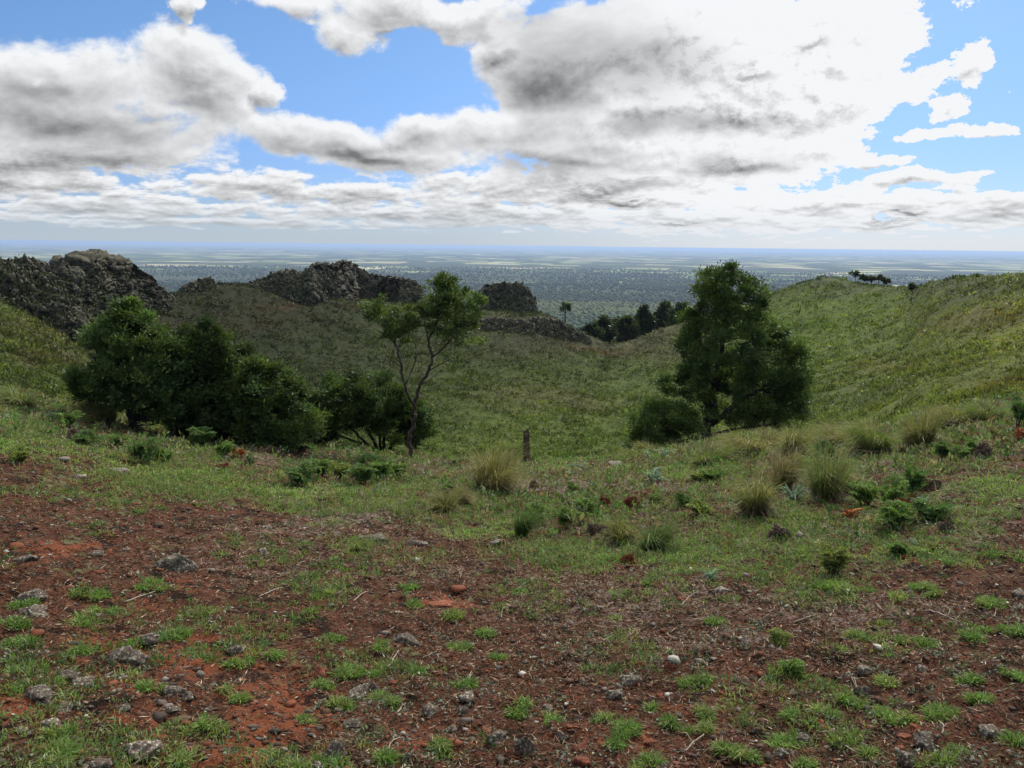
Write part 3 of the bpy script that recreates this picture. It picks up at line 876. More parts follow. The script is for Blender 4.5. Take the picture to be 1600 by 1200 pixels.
def poly_crown(pts, ncl, leaves, holes, rg, zoom):
    """clump centres filling a crown's outline, each with a depth that rounds the crown out: (x, y, depth, leaves)"""
    p = np.array([zoom(*q) for q in pts], float); p = p.mean(0) + (p - p.mean(0)) * .965 + np.array([0, 3.0]); q2 = np.roll(p, -1, 0)
    def span(y):
        c_ = (p[:, 1] <= y) != (q2[:, 1] <= y)
        return np.sort((p[c_, 0] + (y - p[c_, 1]) / (q2[c_, 1] - p[c_, 1]) * (q2[c_, 0] - p[c_, 0])))
    out = []; hz_ = [(*zoom(a, b_), r) for a, b_, r in holes]; tries = 0
    while len(out) < ncl and tries < 40000:
        tries += 1
        y = rg.uniform(p[:, 1].min(), p[:, 1].max()); xs_ = span(y)
        if len(xs_) < 2: continue
        x = rg.uniform(p[:, 0].min(), p[:, 0].max()); i = int((xs_ < x).sum())
        if i % 2 == 0: continue
        if any((x - a) ** 2 + (y - b_) ** 2 < r * r for a, b_, r in hz_): continue
        w = min(70.0, (xs_[-1] - xs_[0]) / 2); u = (x - (xs_[0] + xs_[-1]) / 2) / max(w, 1)
        top = min(1.0, (y - p[:, 1].min()) / 40 + .3)
        dm = w * .85 * math.sqrt(max(.04, 1 - min(1, u * u))) * top
        q = dm * (rg.uniform(-1, 1) if rg.random() < .45 else rg.choice([-1, 1]) * rg.uniform(.7, 1.0))
        out.append((x, y, q, leaves / ncl))
    return out


ZL = lambda X, Y: (X / 2, 360 + Y / 2)
ZL1 = lambda X, Y: (X / 2 + 15, 360 + Y / 2)
ZR = lambda X, Y: (940 + X * .3, 360 + Y * .3)


def tree(name, label, cat, base_px, limbs, lobes, d=None, col=(0.065, 0.095, 0.028), leaf=(0.085, 0.028), density=1.3, clump=0.235, twig=True, group=None, seed=1, sink=0.15, trunk_tint=(1, 1, 1), up=0.5, polys=(), fill=(1.05, 1.45)):
    """limbs: [(radius px start, radius px end, [(x, y, depth px) ...])], lobes: [(x, y, rx, ry, depth px, leaves)] in photo pixels at the tree's distance"""
    rg = np.random.default_rng(seed); bx, by = base_px
    if d is None:
        base, d = ground_at(bx, by)
    else:
        base = pix_point(bx, by, d); base[2] = height(base[0], base[1])
    s = d / F_PX * 1.02
    a = math.atan2(base[0], base[1]); lat = np.array([math.cos(a), -math.sin(a), 0]); dep = np.array([math.sin(a), math.cos(a), 0]); upv = np.array([0, 0, 1.0])
    zpix0 = pix_point(bx, by, d)[2] - base[2]           # the photo row by stands this far above the root
    def loc(x, y, q): return lat * (x - bx) * s + dep * q * s + upv * ((by - y) * s + zpix0)
    root = empty(name, base, label, cat, group)
    tk, cr = Acc(), Acc(); nodes, nrad = [], []
    for (r0, r1, pts) in limbs:
        P3 = [loc(*p) for p in pts]
        if pts[0][:2] == (bx, by): P3[0] = P3[0] * 0 + np.array([0, 0, -sink])
        c_ = catmull(P3, max(6, 5 * len(P3))); c_[1:-1] += rg.normal(size=(len(c_) - 2, 3)) * r1 * s * 0.5
        rad = np.linspace(r0, r1, len(c_)) * s
        tk.tube(c_, rad, 7, trunk_tint); nodes += list(c_[2:]); nrad += list(rad[2:])
    nodes, nrad = np.array(nodes), np.array(nrad)
    for (x, y, rx, ry, q, nl) in lobes:
        c0 = loc(x, y, q); nl = int(nl * density)
        ncl = max(7, int((rx * ry) ** 0.5 * 0.95)); per = max(4, nl // ncl)
        dirs = unit(rg.normal(size=(ncl, 3))); rr = np.where(rg.random(ncl) < .72, rg.uniform(.72, 1.12, ncl), rg.uniform(.15, .72, ncl))
        sc_ = np.array([rx, min(rx, ry) * .9 if rx < ry else rx * .85, ry]) * s
        loc3 = dirs * rr[:, None] * 0.70
        off = lat * (loc3[:, :1] * sc_[0]) + dep * (loc3[:, 1:2] * sc_[1]) + upv * (loc3[:, 2:] * sc_[2])
        cc = c0 + off; crad = clump * (rx * ry) ** .5 * s * rg.uniform(.65, 1.3, ncl)
        shade = rg.uniform(.6, 1.55, ncl); hue = rg.normal(size=ncl)
        for k_ in range(ncl):
            if twig and k_ % 2 == 0 and len(nodes):
                dd = np.linalg.norm(nodes - cc[k_], axis=1) + np.maximum(0, nodes[:, 2] - cc[k_][2]) * 1.5; i = int(np.argmin(dd)); st = nodes[i]
                mid = (st + cc[k_]) / 2 + rg.normal(size=3) * 0.08 * np.linalg.norm(cc[k_] - st) - upv * 0.06 * np.linalg.norm(cc[k_] - st)
                r_ = min(nrad[i] * .6, max(0.004, 0.016 * np.linalg.norm(cc[k_] - st)) + 0.35 * s)
                tk.tube(catmull([st, mid, cc[k_]], 7), np.linspace(r_, r_ * .3, 7), 4, trunk_tint)
            n_ = int(per * rg.uniform(.5, 1.5))
            g3 = rg.normal(size=(n_, 3)) * np.array([.55, .55, .40])
            pp = cc[k_] + g3 * crad[k_]
            D = unit(unit(off[k_][None]) * .5 + g3 * .8 + np.array([0, 0, up]) + rg.normal(size=(n_, 3)) * .55)
            base_c = np.array(col) * 1.45 * shade[k_] * np.array([1 + .10 * hue[k_], 1 + .05 * hue[k_], 1 - .08 * hue[k_]])
            cr.leaves(pp, D, leaf[0] * rg.uniform(.6, 1.4, n_), leaf[1] * rg.uniform(.7, 1.3, n_), base_c * rg.uniform(.7, 1.3, (n_, 1)))
    for (pts, ncl, nl, crp, holes, zoom) in polys:
        for (x, y, q, per) in poly_crown(pts, int(ncl * fill[0]), nl * density * fill[1], holes, rg, zoom):
            cc = loc(x, y, q); sz = crp * .88 * s * rg.uniform(.55, 1.45); sh_ = rg.uniform(.6, 1.5); hue = rg.normal()
            if twig and len(nodes) and rg.random() < .7:
                dd = np.linalg.norm(nodes - cc, axis=1) + np.maximum(0, nodes[:, 2] - cc[2]) * 1.5; i = int(np.argmin(dd)); st = nodes[i]; ln = np.linalg.norm(cc - st)
                mid = (st + cc) / 2 + rg.normal(size=3) * .08 * ln - upv * .05 * ln
                r_ = min(nrad[i] * .6, max(.004, .013 * ln) + .3 * s)
                tk.tube(catmull([st, mid, cc], 7), np.linspace(r_, r_ * .3, 7), 4, trunk_tint)
            n_ = int(per * rg.uniform(.4, 1.6)) + 3
            ax = unit((rg.normal(size=3) * .6 + upv * .5 + lat * np.sign(x - bx) * .35)[None])[0]      # sprays lean up and outwards
            g3 = rg.normal(size=(n_, 3)) * np.array([.5, .5, .34])
            pp = cc + g3 * sz + ax * rg.uniform(-.6, .9, n_)[:, None] * sz * .8
            D = unit(ax * .6 + g3 * .8 + np.array([0, 0, up * .6]) + rg.normal(size=(n_, 3)) * .6)
            bc = np.array(col) * 1.22 * sh_ * np.array([1 + .10 * hue, 1 + .05 * hue, 1 - .08 * hue])
            cr.leaves(pp, D, leaf[0] * rg.uniform(.6, 1.4, n_), leaf[1] * rg.uniform(.7, 1.3, n_), bc * rg.uniform(.7, 1.3, (n_, 1)))
    tk.build('trunk', M_BARK, root, smooth=True); cr.build('crown', M_LEAF, root)
    return root


if not SKY_ONLY:
    DARKG = (0.062, 0.094, 0.028)
    tree('wattle_tree', 'rounded dark green tree with a pointed top, leftmost on the crater lip', 'tree', (212, 672),
         [(6, 2.5, [(212, 672, 0), (206, 630, 0), (208, 590, 0), (205, 540, 0), (198, 512, 0)]), (3, 1, [(206, 628, 0), (190, 600, -8), (172, 575, -10), (160, 555, -10)]),
          (3, 1, [(206, 640, 0), (235, 612, 5), (262, 585, 8), (275, 570, 8)]), (3, 1, [(206, 632, 0), (178, 615, 5), (150, 600, 8), (136, 592, 8)]), (2.5, .8, [(208, 590, 0), (222, 560, -12), (236, 530, -16)])],
         [], polys=[([(300, 385), (288, 350), (318, 300), (350, 262), (390, 242), (430, 252), (462, 290), (472, 322), (505, 362), (545, 362), (582, 392), (598, 450), (592, 520), (575, 580), (530, 612), (450, 606), (380, 596), (348, 565), (330, 525), (290, 522), (252, 502), (240, 455), (268, 422), (312, 412)], 190, 24000, 10, [(390, 565, 7), (430, 555, 5)], ZL1)],
         col=DARKG, seed=11)
    tree('cypress_like_tree', 'tall narrow very dark shrub tree standing beside the rounded leftmost tree', 'tree', (338, 690),
         [(6, 2, [(338, 690, 0), (336, 640, 0), (332, 580, 0), (330, 530, 0)]), (3, 1, [(338, 660, 0), (358, 625, 6), (368, 600, 8)]), (3, 1, [(338, 650, 0), (316, 620, -5), (304, 595, -6)])],
         [], polys=[([(585, 420), (588, 360), (610, 310), (650, 292), (690, 310), (716, 350), (732, 400), (742, 450), (790, 482), (820, 522), (820, 610), (800, 655), (720, 650), (640, 620), (580, 600), (566, 545), (584, 480)], 190, 25000, 10, [], ZL)],
         col=(0.044, 0.064, 0.020), seed=22, density=1.1)
    tree('young_wattle', 'narrow dark treetop rising just behind the tall narrow shrub tree', 'tree', (378, 690),
         [(5, 1.5, [(378, 690, 0), (378, 630, 0), (376, 570, 0), (374, 535, 0)])],
         [], polys=[([(705, 350), (730, 322), (770, 336), (790, 370), (800, 410), (850, 420), (840, 500), (820, 560), (760, 560), (736, 450), (716, 400)], 60, 7000, 9, [], ZL)], d=20.5, col=(0.042, 0.058, 0.020), seed=23)
    tree('wattle_bush', 'broad mid green bush between the narrow shrub tree and the umbrella-shaped tree', 'tree', (425, 700),
         [(5, 2, [(425, 700, 0), (420, 660, 0), (412, 615, 0)]), (4, 1, [(425, 690, 0), (448, 660, 4), (458, 630, 6)]), (4, 1, [(425, 690, 0), (395, 655, -4), (380, 630, -6)])],
         [], polys=[([(750, 470), (800, 412), (850, 416), (900, 440), (942, 490), (965, 540), (992, 590), (1000, 650), (900, 672), (830, 672), (770, 660), (740, 580)], 140, 17000, 10, [], ZL)],
         col=(0.066, 0.095, 0.028), seed=33)
    tree('umbrella_tree', 'low umbrella-shaped dark tree with many bare splayed stems under its crown', 'tree', (596, 712),
         [(3.4, 1.4, [(596, 712, 0), (586, 690, -4), (572, 660, -8), (560, 630, -12)]), (3.4, 1.4, [(598, 713, 0), (602, 680, 0), (606, 645, 3), (604, 615, 4)]), (3, 1.2, [(594, 712, 0), (575, 695, 4), (552, 672, 8), (530, 650, 12)]),
          (3, 1.2, [(600, 713, 0), (615, 690, -4), (628, 660, -8), (634, 635, -10)]), (2.4, 1, [(596, 712, 0), (592, 670, 8), (584, 640, 14), (580, 610, 18)]), (2.2, .8, [(575, 695, 4), (545, 684, 2), (516, 668, 0), (500, 650, 0)])],
         [], polys=[([(925, 505), (980, 492), (1020, 470), (1060, 432), (1130, 417), (1200, 432), (1250, 470), (1292, 520), (1332, 560), (1360, 612), (1342, 655), (1290, 675), (1240, 640), (1180, 606), (1100, 596), (1050, 640), (990, 664), (945, 640), (926, 570)], 150, 17000, 9, [(1150, 640, 16)], ZL)],
         d=18.4, col=(0.046, 0.070, 0.022), fill=(1.2, 2.3), seed=44, clump=.28)
    tree('slender_tree', 'slender two-stemmed tree with a thin open crown and a pale lichened trunk', 'tree', (638, 717),
         [(3.6, 3.0, [(638, 717, 0), (641, 690, 0), (645, 660, 0), (649, 626, 0)]), (2.5, 1.2, [(648, 630, 0), (634, 605, 2), (629, 570, 3), (622, 540, 3), (619, 515, 3), (624, 495, 3)]),
          (2.8, 1.3, [(649, 628, 0), (657, 600, -3), (670, 578, -4), (676, 555, -4), (671, 532, -4), (679, 510, -4), (690, 492, -4), (696, 470, -4)]),
          (1.6, .6, [(676, 556, -4), (690, 545, -6), (704, 528, -8), (718, 505, -8), (728, 480, -8)]), (1.4, .5, [(622, 540, 3), (610, 520, 4), (600, 500, 4), (592, 488, 4)]), (1.3, .4, [(634, 600, 2), (648, 570, 4), (652, 545, 6), (645, 525, 6)]),
          (1.2, .4, [(671, 532, -4), (665, 505, 0), (662, 485, 2)]), (1.1, .4, [(672, 576, -4), (692, 565, -6), (712, 556, -8)]), (1.0, .3, [(629, 572, 3), (612, 560, 5), (602, 548, 5)]), (1.0, .3, [(657, 600, -3), (676, 588, -3), (690, 574, -3)])],
         [], polys=[([(1150, 215), (1200, 202), (1240, 232), (1290, 232), (1304, 285), (1262, 315), (1200, 304), (1160, 272)], 34, 1900, 8, [], ZL), ([(1310, 172), (1340, 138), (1400, 142), (1440, 162), (1482, 182), (1512, 212), (1490, 242), (1502, 282), (1450, 302), (1400, 292), (1340, 272), (1310, 232)], 60, 4200, 8.5, [], ZL), ([(1330, 282), (1480, 288), (1530, 335), (1470, 372), (1400, 340), (1340, 330)], 20, 620, 8, [], ZL), ([(1170, 290), (1300, 300), (1280, 345), (1190, 335)], 12, 330, 7, [], ZL), ([(1380, 350), (1470, 400), (1440, 450), (1370, 420)], 7, 120, 6, [], ZL)],
         col=(0.072, 0.100, 0.028), leaf=(0.085, 0.028), density=1.0, fill=(1.25, 1.75), clump=.40, seed=55, trunk_tint=(.9, .9, .88))
    tree('blackwood_tree', 'tallest tree, its broad dark green crown narrowing to a domed top', 'tree', (1096, 700),
         [(9, 5, [(1096, 700, 0), (1102, 670, 0), (1108, 640, 0), (1112, 605, 0)]), (5, 2, [(1112, 608, 0), (1116, 570, 0), (1118, 520, 0), (1120, 470, 0)]), (5, 1.6, [(1108, 665, 0), (1134, 636, -6), (1155, 618, -10), (1180, 600, -12)]),
          (4, 1.4, [(1108, 640, 0), (1085, 615, 5), (1066, 598, 8)]), (3.4, 1.2, [(1112, 604, 0), (1095, 570, 8), (1085, 540, 12)]), (3.4, 1.2, [(1116, 570, 0), (1145, 545, 4), (1165, 525, 6)]), (3, 1, [(1104, 680, 0), (1150, 665, -4), (1200, 655, -8)]), (2.4, 1, [(1118, 520, 0), (1096, 490, 5), (1085, 470, 6)]), (2.4, 1, [(1120, 500, 0), (1148, 470, 0), (1162, 450, 0)])],
         [], polys=[([(480, 240), (520, 200), (560, 210), (620, 195), (655, 215), (650, 250), (690, 260), (715, 225), (745, 265), (775, 285), (795, 330), (760, 350), (790, 400), (800, 450), (760, 470), (820, 480), (860, 510), (900, 490), (940, 520), (970, 560), (965, 600), (990, 640), (1030, 680), (1030, 740), (990, 780), (1020, 850), (1000, 900), (940, 930), (860, 940), (800, 960), (720, 960), (660, 980), (600, 985), (560, 960), (520, 960), (470, 920), (420, 890), (350, 880), (310, 830), (290, 750), (340, 730), (390, 720), (360, 670), (330, 620), (370, 570), (390, 530), (340, 490), (390, 440), (420, 400), (430, 350), (445, 300), (450, 265)], 330, 36000, 11, [(620, 905, 9), (520, 880, 6), (470, 520, 5), (745, 470, 4)], ZR)],
         d=24.5, col=(0.060, 0.090, 0.026), leaf=(0.105, 0.038), seed=66, density=1.3, fill=(1.0, 1.55))
    tree('wattle_bush', 'dark rounded shrub crouching at the left foot of the tallest tree', 'tree', (1018, 714),
         [(3.5, 1.2, [(1018, 714, 0), (1016, 690, 0), (1012, 660, 0)]), (3, 1, [(1020, 714, 0), (1034, 685, -3), (1042, 660, -4)]), (2.5, 1, [(1018, 714, 0), (1000, 690, 3), (990, 670, 4)])],
         [], polys=[([(112, 1060), (138, 990), (165, 930), (220, 885), (290, 865), (340, 868), (400, 885), (450, 922), (500, 980), (530, 1050), (500, 1120), (400, 1150), (300, 1160), (200, 1175), (140, 1180)], 95, 11000, 9.5, [], ZR)],
         d=22.5, col=(0.052, 0.082, 0.022), fill=(1.3, 2.0), seed=77)
    tree('feathery_tree', 'smaller feathery tree with a thin trunk, tucked behind the tallest tree', 'tree', (1206, 698),
         [(2.6, 1.2, [(1206, 698, 0), (1204, 670, 0), (1206, 640, 0), (1208, 612, 0)]), (1.6, .6, [(1205, 662, 0), (1222, 640, 4), (1234, 622, 6)]), (1.6, .6, [(1205, 668, 0), (1186, 648, -4), (1174, 636, -4)])],
         [], polys=[([(930, 640), (1010, 690), (1045, 760), (1035, 850), (1045, 920), (1035, 1000), (1010, 1060), (930, 1090), (860, 1075), (780, 1055), (690, 1065), (660, 1020), (700, 960), (800, 900), (880, 860), (900, 760)], 90, 9000, 11, [(880, 960, 6)], ZR)],
         d=27.5, col=(0.055, 0.085, 0.026), leaf=(0.10, 0.022), seed=78, clump=.3)
    # far trees
    tree('lone_pine', 'lone small tree with a bare trunk on the rocky slope above the saddle', 'tree', (882, 506), [(1.3, .8, [(882, 506, 0), (883, 494, 0), (883, 482, 0)]), (.6, .3, [(883, 490, 0), (878, 484, 0), (875, 481, 0)]), (.6, .3, [(883, 490, 0), (888, 484, 0), (891, 480, 0)])],
         [(883, 478, 8, 6, 0, 150), (878, 484, 5, 3, 0, 60), (889, 481, 5, 4, 0, 70)], d=160, col=(0.04, 0.05, 0.022), leaf=(.5, .24), seed=81, trunk_tint=(1.5, 1.4, 1.3))
    fars = [(922, 545, 18, 26, 520, 'far dark tree at the left end of the clump behind the saddle'), (943, 545, 20, 30, 514, 'rounded far tree second from the left in the clump behind the saddle'), (962, 545, 18, 28, 516, 'low far tree in the middle of the clump behind the saddle'),
            (980, 540, 16, 30, 508, 'far tree with a small peaked top in the clump behind the saddle'), (1006, 530, 13, 32, 496, 'narrow upright far tree standing above the clump behind the saddle'), (1036, 530, 17, 34, 494, 'broad far tree beside the upright one, partly against the plain'), (1062, 525, 16, 26, 494, 'far tree peeping out at the left edge of the tallest tree')]
    for i, (x, y, rx, ry, yt, lb) in enumerate(fars):
        cy = yt
        tree('far_tree', lb, 'tree', (x, y), [(1.4, .5, [(x, y, 0), (x, (y + yt) / 2, 0), (x, yt - 8, 0)])],
             [(x, yt - 8, rx * .55, ry * .4, 0, 260), (x - rx * .45, yt + 4, rx * .75, ry * .5, 4, 330), (x + rx * .45, yt + 6, rx * .75, ry * .5, -4, 330), (x, yt + 18, rx * 1.3, ry * .6, 0, 600)], d=188 + 5 * (i % 3), col=(0.028 + .004 * (i % 2), 0.04, 0.017), leaf=(.7, .42), seed=90 + i, group='trees behind the saddle', twig=False, density=2.6, clump=.36)
    ridge = [(1335, 449, 7, 430, 'leftmost of the small trees on the right-hand ridge'), (1348, 449, 6, 435, 'small tree second from the left on the right-hand ridge'), (1360, 450, 5, 437, 'low small tree in the middle of the row on the right-hand ridge'), (1371, 450, 7, 436, 'flat-topped small tree second from the right on the right-hand ridge'), (1384, 451, 6, 440, 'rightmost of the small trees on the right-hand ridge')]
    for i, (x, y, rx, yt, lb) in enumerate(ridge):
        tree('ridge_tree', lb, 'tree', (x, y), [(.7, .4, [(x, y, 0), (x + 1, (y + yt) / 2, 0), (x, yt, 0)])], [(x - 1, yt, rx, 3.2, 0, 90), (x + 3, yt + 2, rx * .7, 2.6, 0, 50)], d=166, col=(0.03, 0.038, 0.018), leaf=(.55, .3), seed=110 + i, group='trees on the right-hand ridge', twig=False)
    for i, (x, y, rx, ry, dd, lb) in enumerate([(1426, 448, 6, 3, 132, 'tiny dark bush at the foot of the right-hand ridge crest'), (1496, 438, 15, 5, 122, 'wide low bush on the crest of the right-hand ridge'), (1523, 436, 6, 5, 120, 'small pointed dark bush on the crest of the right-hand ridge')]):
        tree('ridge_bush', lb, 'bush', (x, y + ry), [(.5, .3, [(x, y + ry, 0), (x, y, 0)])], [(x, y, rx, ry, 0, 220)], d=dd, col=(0.04, 0.052, 0.022), leaf=(.4, .22), seed=130 + i, twig=False)

# ------------------------------------------------------------------ ground cover of the crater and the forest on the plain (uncountable)
if not SKY_ONLY:
    rg = np.random.default_rng(5)
    # low scrub, bracken and tussock on the crater walls
    n_ = 240000
    a_ = rg.uniform(R(-40), R(40), n_); d_ = np.exp(rg.uniform(math.log(27), math.log(172), n_))
    X, Y = np.sin(a_) * d_, np.cos(a_) * d_
    keep = vnoise(X / 3.0, Y / 3.0, seed=61) * .6 + vnoise(X / 0.9, Y / 0.9, seed=62) * .6 > rg.uniform(0.2, 0.9, n_)
    X, Y, d_ = X[keep], Y[keep], d_[keep]; n_ = len(X)
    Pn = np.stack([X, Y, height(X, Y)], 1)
    tint = hill_tint(Pn); sz = (0.13 + d_ * 0.0014) * rg.uniform(.6, 1.5, n_) * (0.7 + .7 * vnoise(X / 4, Y / 4, seed=64))  # scrub carries the cloud shadow and sun painted into the hill tint
    sh = rg.uniform(0.4, 1.65, n_) * (0.55 + 0.9 * vnoise(X / 2.2, Y / 2.2, seed=66))
    red = rg.uniform(size=n_) < 0.035 * (1 + 2 * (vnoise(X / 9, Y / 9, seed=67) > .62))
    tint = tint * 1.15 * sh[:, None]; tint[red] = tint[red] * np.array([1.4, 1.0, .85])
    gold = rg.uniform(size=n_) < 0.16; tint[gold] = tint[gold] * np.array([1.55, 1.5, 1.15])
    acc = Acc(); per = 6
    Pr = np.repeat(Pn, per, 0); sr = np.repeat(sz, per); m_ = len(Pr)
    off = rg.normal(size=(m_, 3)) * np.array([.5, .5, .22]) * sr[:, None]; off[:, 2] = np.abs(off[:, 2])
    D = rg.normal(size=(m_, 3)) * .75 + np.array([0, 0, 1.0])
    acc.leaves(Pr + off - np.array([0, 0, .04]), D, sr * rg.uniform(.5, 1.1, m_), sr * rg.uniform(.22, .5, m_), np.repeat(tint, per, 0) * rg.uniform(.75, 1.25, (m_, 1)))
    tag(acc.build('hillside_scrub', M_GRASS), kind='stuff')
    # woodland canopy over the plain
    n_ = 75000
    a_ = rg.uniform(R(-36), R(36), n_); d_ = 1 / rg.uniform(1 / 7500, 1 / 1950, n_)
    X, Y = np.sin(a_) * d_, np.cos(a_) * d_
    keep = vnoise(X / 260, Y / 260, seed=81) * .5 + vnoise(X / 900, Y / 900, seed=82) * .7 > rg.uniform(0.15, 0.75, n_)
    X, Y, d_ = X[keep], Y[keep], d_[keep]; n_ = len(X)
    hh = rg.uniform(7, 13, n_); base_c = np.array([0.050, 0.066, 0.030]) + (d_ < 2900)[:, None] * np.array([.045, .070, .018]) * rg.uniform(.4, 1, (n_, 1))
    tone = .9 * (1 + rg.uniform(-.2, .2, n_) * np.clip(3200 / d_, .3, 1.3)) * (0.6 + .8 * vnoise(X / 420, Y / 420, seed=83))
    brown = (vnoise(X / 1500, Y / 500, seed=84) > .6)[:, None]
    base_c = np.where(brown, base_c * np.array([1.5, 1.2, 1.1]), base_c) * tone[:, None]
    acc = Acc(); V, T = ICO1
    Vn = V[None] * np.stack([hh * .5, hh * .5, hh * .5], 1)[:, None] * (1 + .3 * rg.uniform(-1, 1, (n_, len(V), 1))) + np.stack([X, Y, -200 + hh * .55], 1)[:, None]
    Tn = T[None] + (np.arange(n_) * len(V))[:, None, None]
    acc.add(Vn.reshape(-1, 3), tris=Tn.reshape(-1, 3), tint=np.repeat(base_c, len(V), 0))
    tag(acc.build('woodland', M_DRY), kind='stuff')

    # ------------------------------------------------------------------ turf, tufts, litter and grit of the near rim (uncountable)
    def scatter(n0, dlo, dhi, power=1.0, az_lim=37):
        a = rg.uniform(R(-az_lim), R(az_lim), n0)
        d = np.exp(rg.uniform(math.log(dlo), math.log(dhi), n0))
        x, y = np.sin(a) * d, np.cos(a) * d
        return x, y, d

    def dens(x, y, which):
        Pz = np.stack([x, y, height(x, y)], 1)
        return zone_masks(Pz)[:, which], Pz

    GREEN_A, GREEN_B, GREEN_C, STRAW = np.array([0.155, 0.25, 0.065]), np.array([0.225, 0.275, 0.09]), np.array([0.11, 0.19, 0.07]), np.array([0.36, 0.30, 0.17])
    grass = Acc()

    def tuft(c, r, nb, h, colr):
        rr = r * np.sqrt(rg.uniform(0, 1, nb)); th = rg.uniform(0, 6.283, nb)
        o = np.stack([rr * np.cos(th), rr * np.sin(th), np.zeros(nb)], 1)
        Pb = c + o; Pb[:, 2] += -0.008 + 0.25 * r * (1 - (rr / r) ** 2)
        D = o / r * .55 + rg.normal(size=(nb, 3)) * .32 + np.array([0, 0, 1.0])
        cc = colr * rg.uniform(.6, 1.35, (nb, 1)); st = rg.uniform(size=nb) < .10
        cc[st] = STRAW * rg.uniform(.5, 1, (int(st.sum()), 1))
        grass.blades(Pb, D, h * rg.uniform(.5, 1.25, nb), 0.0035 + .0004 * np.hypot(c[0], c[1]), rg.uniform(.1, .7, nb), cc)

    # tufts read off the photo: x, y, half width px
    TUFTS = [(335, 1132, 24), (505, 930, 16), (130, 928, 16), (160, 928, 14), (30, 945, 18), (230, 912, 16), (130, 970, 22), (285, 988, 20), (375, 1034, 18), (158, 952, 14), (22, 970, 16), (32, 1002, 16), (120, 1018, 12), (230, 1072, 14), (368, 1082, 14), (105, 1150, 18), (75, 1188, 22), (100, 1172, 18), (285, 1192, 12), (420, 1026, 10),
             (540, 1048, 24), (560, 1050, 18), (650, 1048, 14), (545, 1105, 18), (525, 1100, 14), (690, 1175, 22), (645, 918, 16), (648, 944, 18), (705, 962, 20), (715, 1008, 22), (765, 985, 16), (732, 1066, 16), (600, 1012, 12), (505, 1072, 12), (470, 1122, 10), (592, 1090, 10), (615, 1100, 10), (600, 1182, 14), (450, 1195, 24), (525, 1000, 12), (780, 1026, 12),
             (825, 1108, 24), (1005, 1190, 26), (1020, 1106, 16), (1046, 1130, 12), (985, 1130, 20), (955, 1122, 14), (1088, 1140, 14), (975, 1145, 14), (855, 1128, 14), (1100, 1065, 12), (1105, 1118, 14), (1075, 1070, 14), (960, 1165, 12), (1130, 1170, 14), (1160, 1178, 14), (1120, 972, 18), (810, 925, 12),
             (1245, 1045, 26), (1380, 1065, 22), (1330, 1140, 26), (1390, 1115, 18), (1475, 1112, 26), (1590, 1158, 20), (1220, 1152, 22), (1290, 1115, 20), (1255, 1190, 10), (1370, 925, 24), (1290, 915, 26), (1440, 918, 14), (1465, 930, 14), (1540, 940, 20), (1585, 985, 12), (1510, 1062, 12), (1580, 1056, 14), (1530, 1090, 12), (1450, 1190, 26), (1490, 1175, 16), (1360, 1178, 12), (1430, 1000, 22), (1395, 1000, 18), (1350, 995, 14), (1240, 1115, 12), (1320, 1098, 14), (1420, 1125, 10), (1520, 995, 14)]
    for (x, y, r) in TUFTS:
        c, d = ground_at(x, y + r * .3, 2.0, 26.0); rr = r * d / F_PX
        for k_ in range(3):
            cj = c + np.append(rg.normal(size=2) * rr * .55, 0); cj[2] = height(cj[0], cj[1])
            tuft(cj, rr * rg.uniform(.45, .75), int(90 + 60 * rg.uniform()), 0.045 + .02 * rg.uniform(), (GREEN_A if rg.uniform() < .7 else GREEN_B) * rg.uniform(.8, 1.15))
    # scattered smaller tufts
    x, y, d = scatter(9000, 2.6, 22)
    gz, Pz = dens(x, y, 0)
    cl = vnoise(x / 0.7, y / 0.7, seed=91)
    ok = (cl + .7 * gz > rg.uniform(.58, 1.25, len(x)))
    for c, dd in zip(Pz[ok], d[ok]):
        tuft(c, rg.uniform(.025, .09) * (1 + .05 * dd), int(rg.uniform(25, 70)), rg.uniform(.022, .055), (GREEN_A, GREEN_B, GREEN_C)[rg.integers(3)] * rg.uniform(.7, 1.1))
    # turf
    x, y, d = scatter(520000, 3.6, 27)
    gz, Pz = dens(x, y, 0)
    pn = vnoise(x / 0.5, y / 0.5, seed=93) * .55 + vnoise(x / 1.9, y / 1.9, seed=94) * .55
    pn2 = vnoise(x / 0.22, y / 0.22, seed=97)
    ok = gz * (0.05 + 1.7 * pn * pn * (.4 + 1.2 * pn2)) * (1 - .55 * zone_masks(Pz)[:, 1]) > rg.uniform(0.20, .70, len(x))
    Pz, d = Pz[ok], d[ok]; nb = len(d)
    lush = vnoise(Pz[:, 0] / 1.3, Pz[:, 1] / 1.3, seed=95)[:, None]
    cc = (GREEN_A * lush + GREEN_B * (1 - lush)) * rg.uniform(.55, 1.25, (nb, 1)); st = rg.uniform(size=nb) < .16
    cc[st] = STRAW * rg.uniform(.35, .95, (int(st.sum()), 1))
    cc = cc * (0.80 + .85 * vnoise(Pz[:, 0] / .8, Pz[:, 1] / .8, seed=96))[:, None]
    grass.blades(Pz - np.array([0, 0, .006]), rg.normal(size=(nb, 3)) * .45 + np.array([0, 0, 1.0]), rg.uniform(.03, .085, nb) * (.8 + .03 * d), .003 + .0006 * d, rg.uniform(.1, .8, nb), cc)
    x, y, d = scatter(60000, 6.0, 27); gz, Pz = dens(x, y, 0)
    cl = vnoise(x / .9, y / .9, seed=131)
    ok = gz * (cl ** 3) * 2.6 > rg.uniform(.1, .9, len(x)); Pz, d = Pz[ok], d[ok]; nb = len(d)
    cc = np.where(rg.random((nb, 1)) < .28, STRAW * .8, GREEN_A) * rg.uniform(.5, 1.2, (nb, 1))
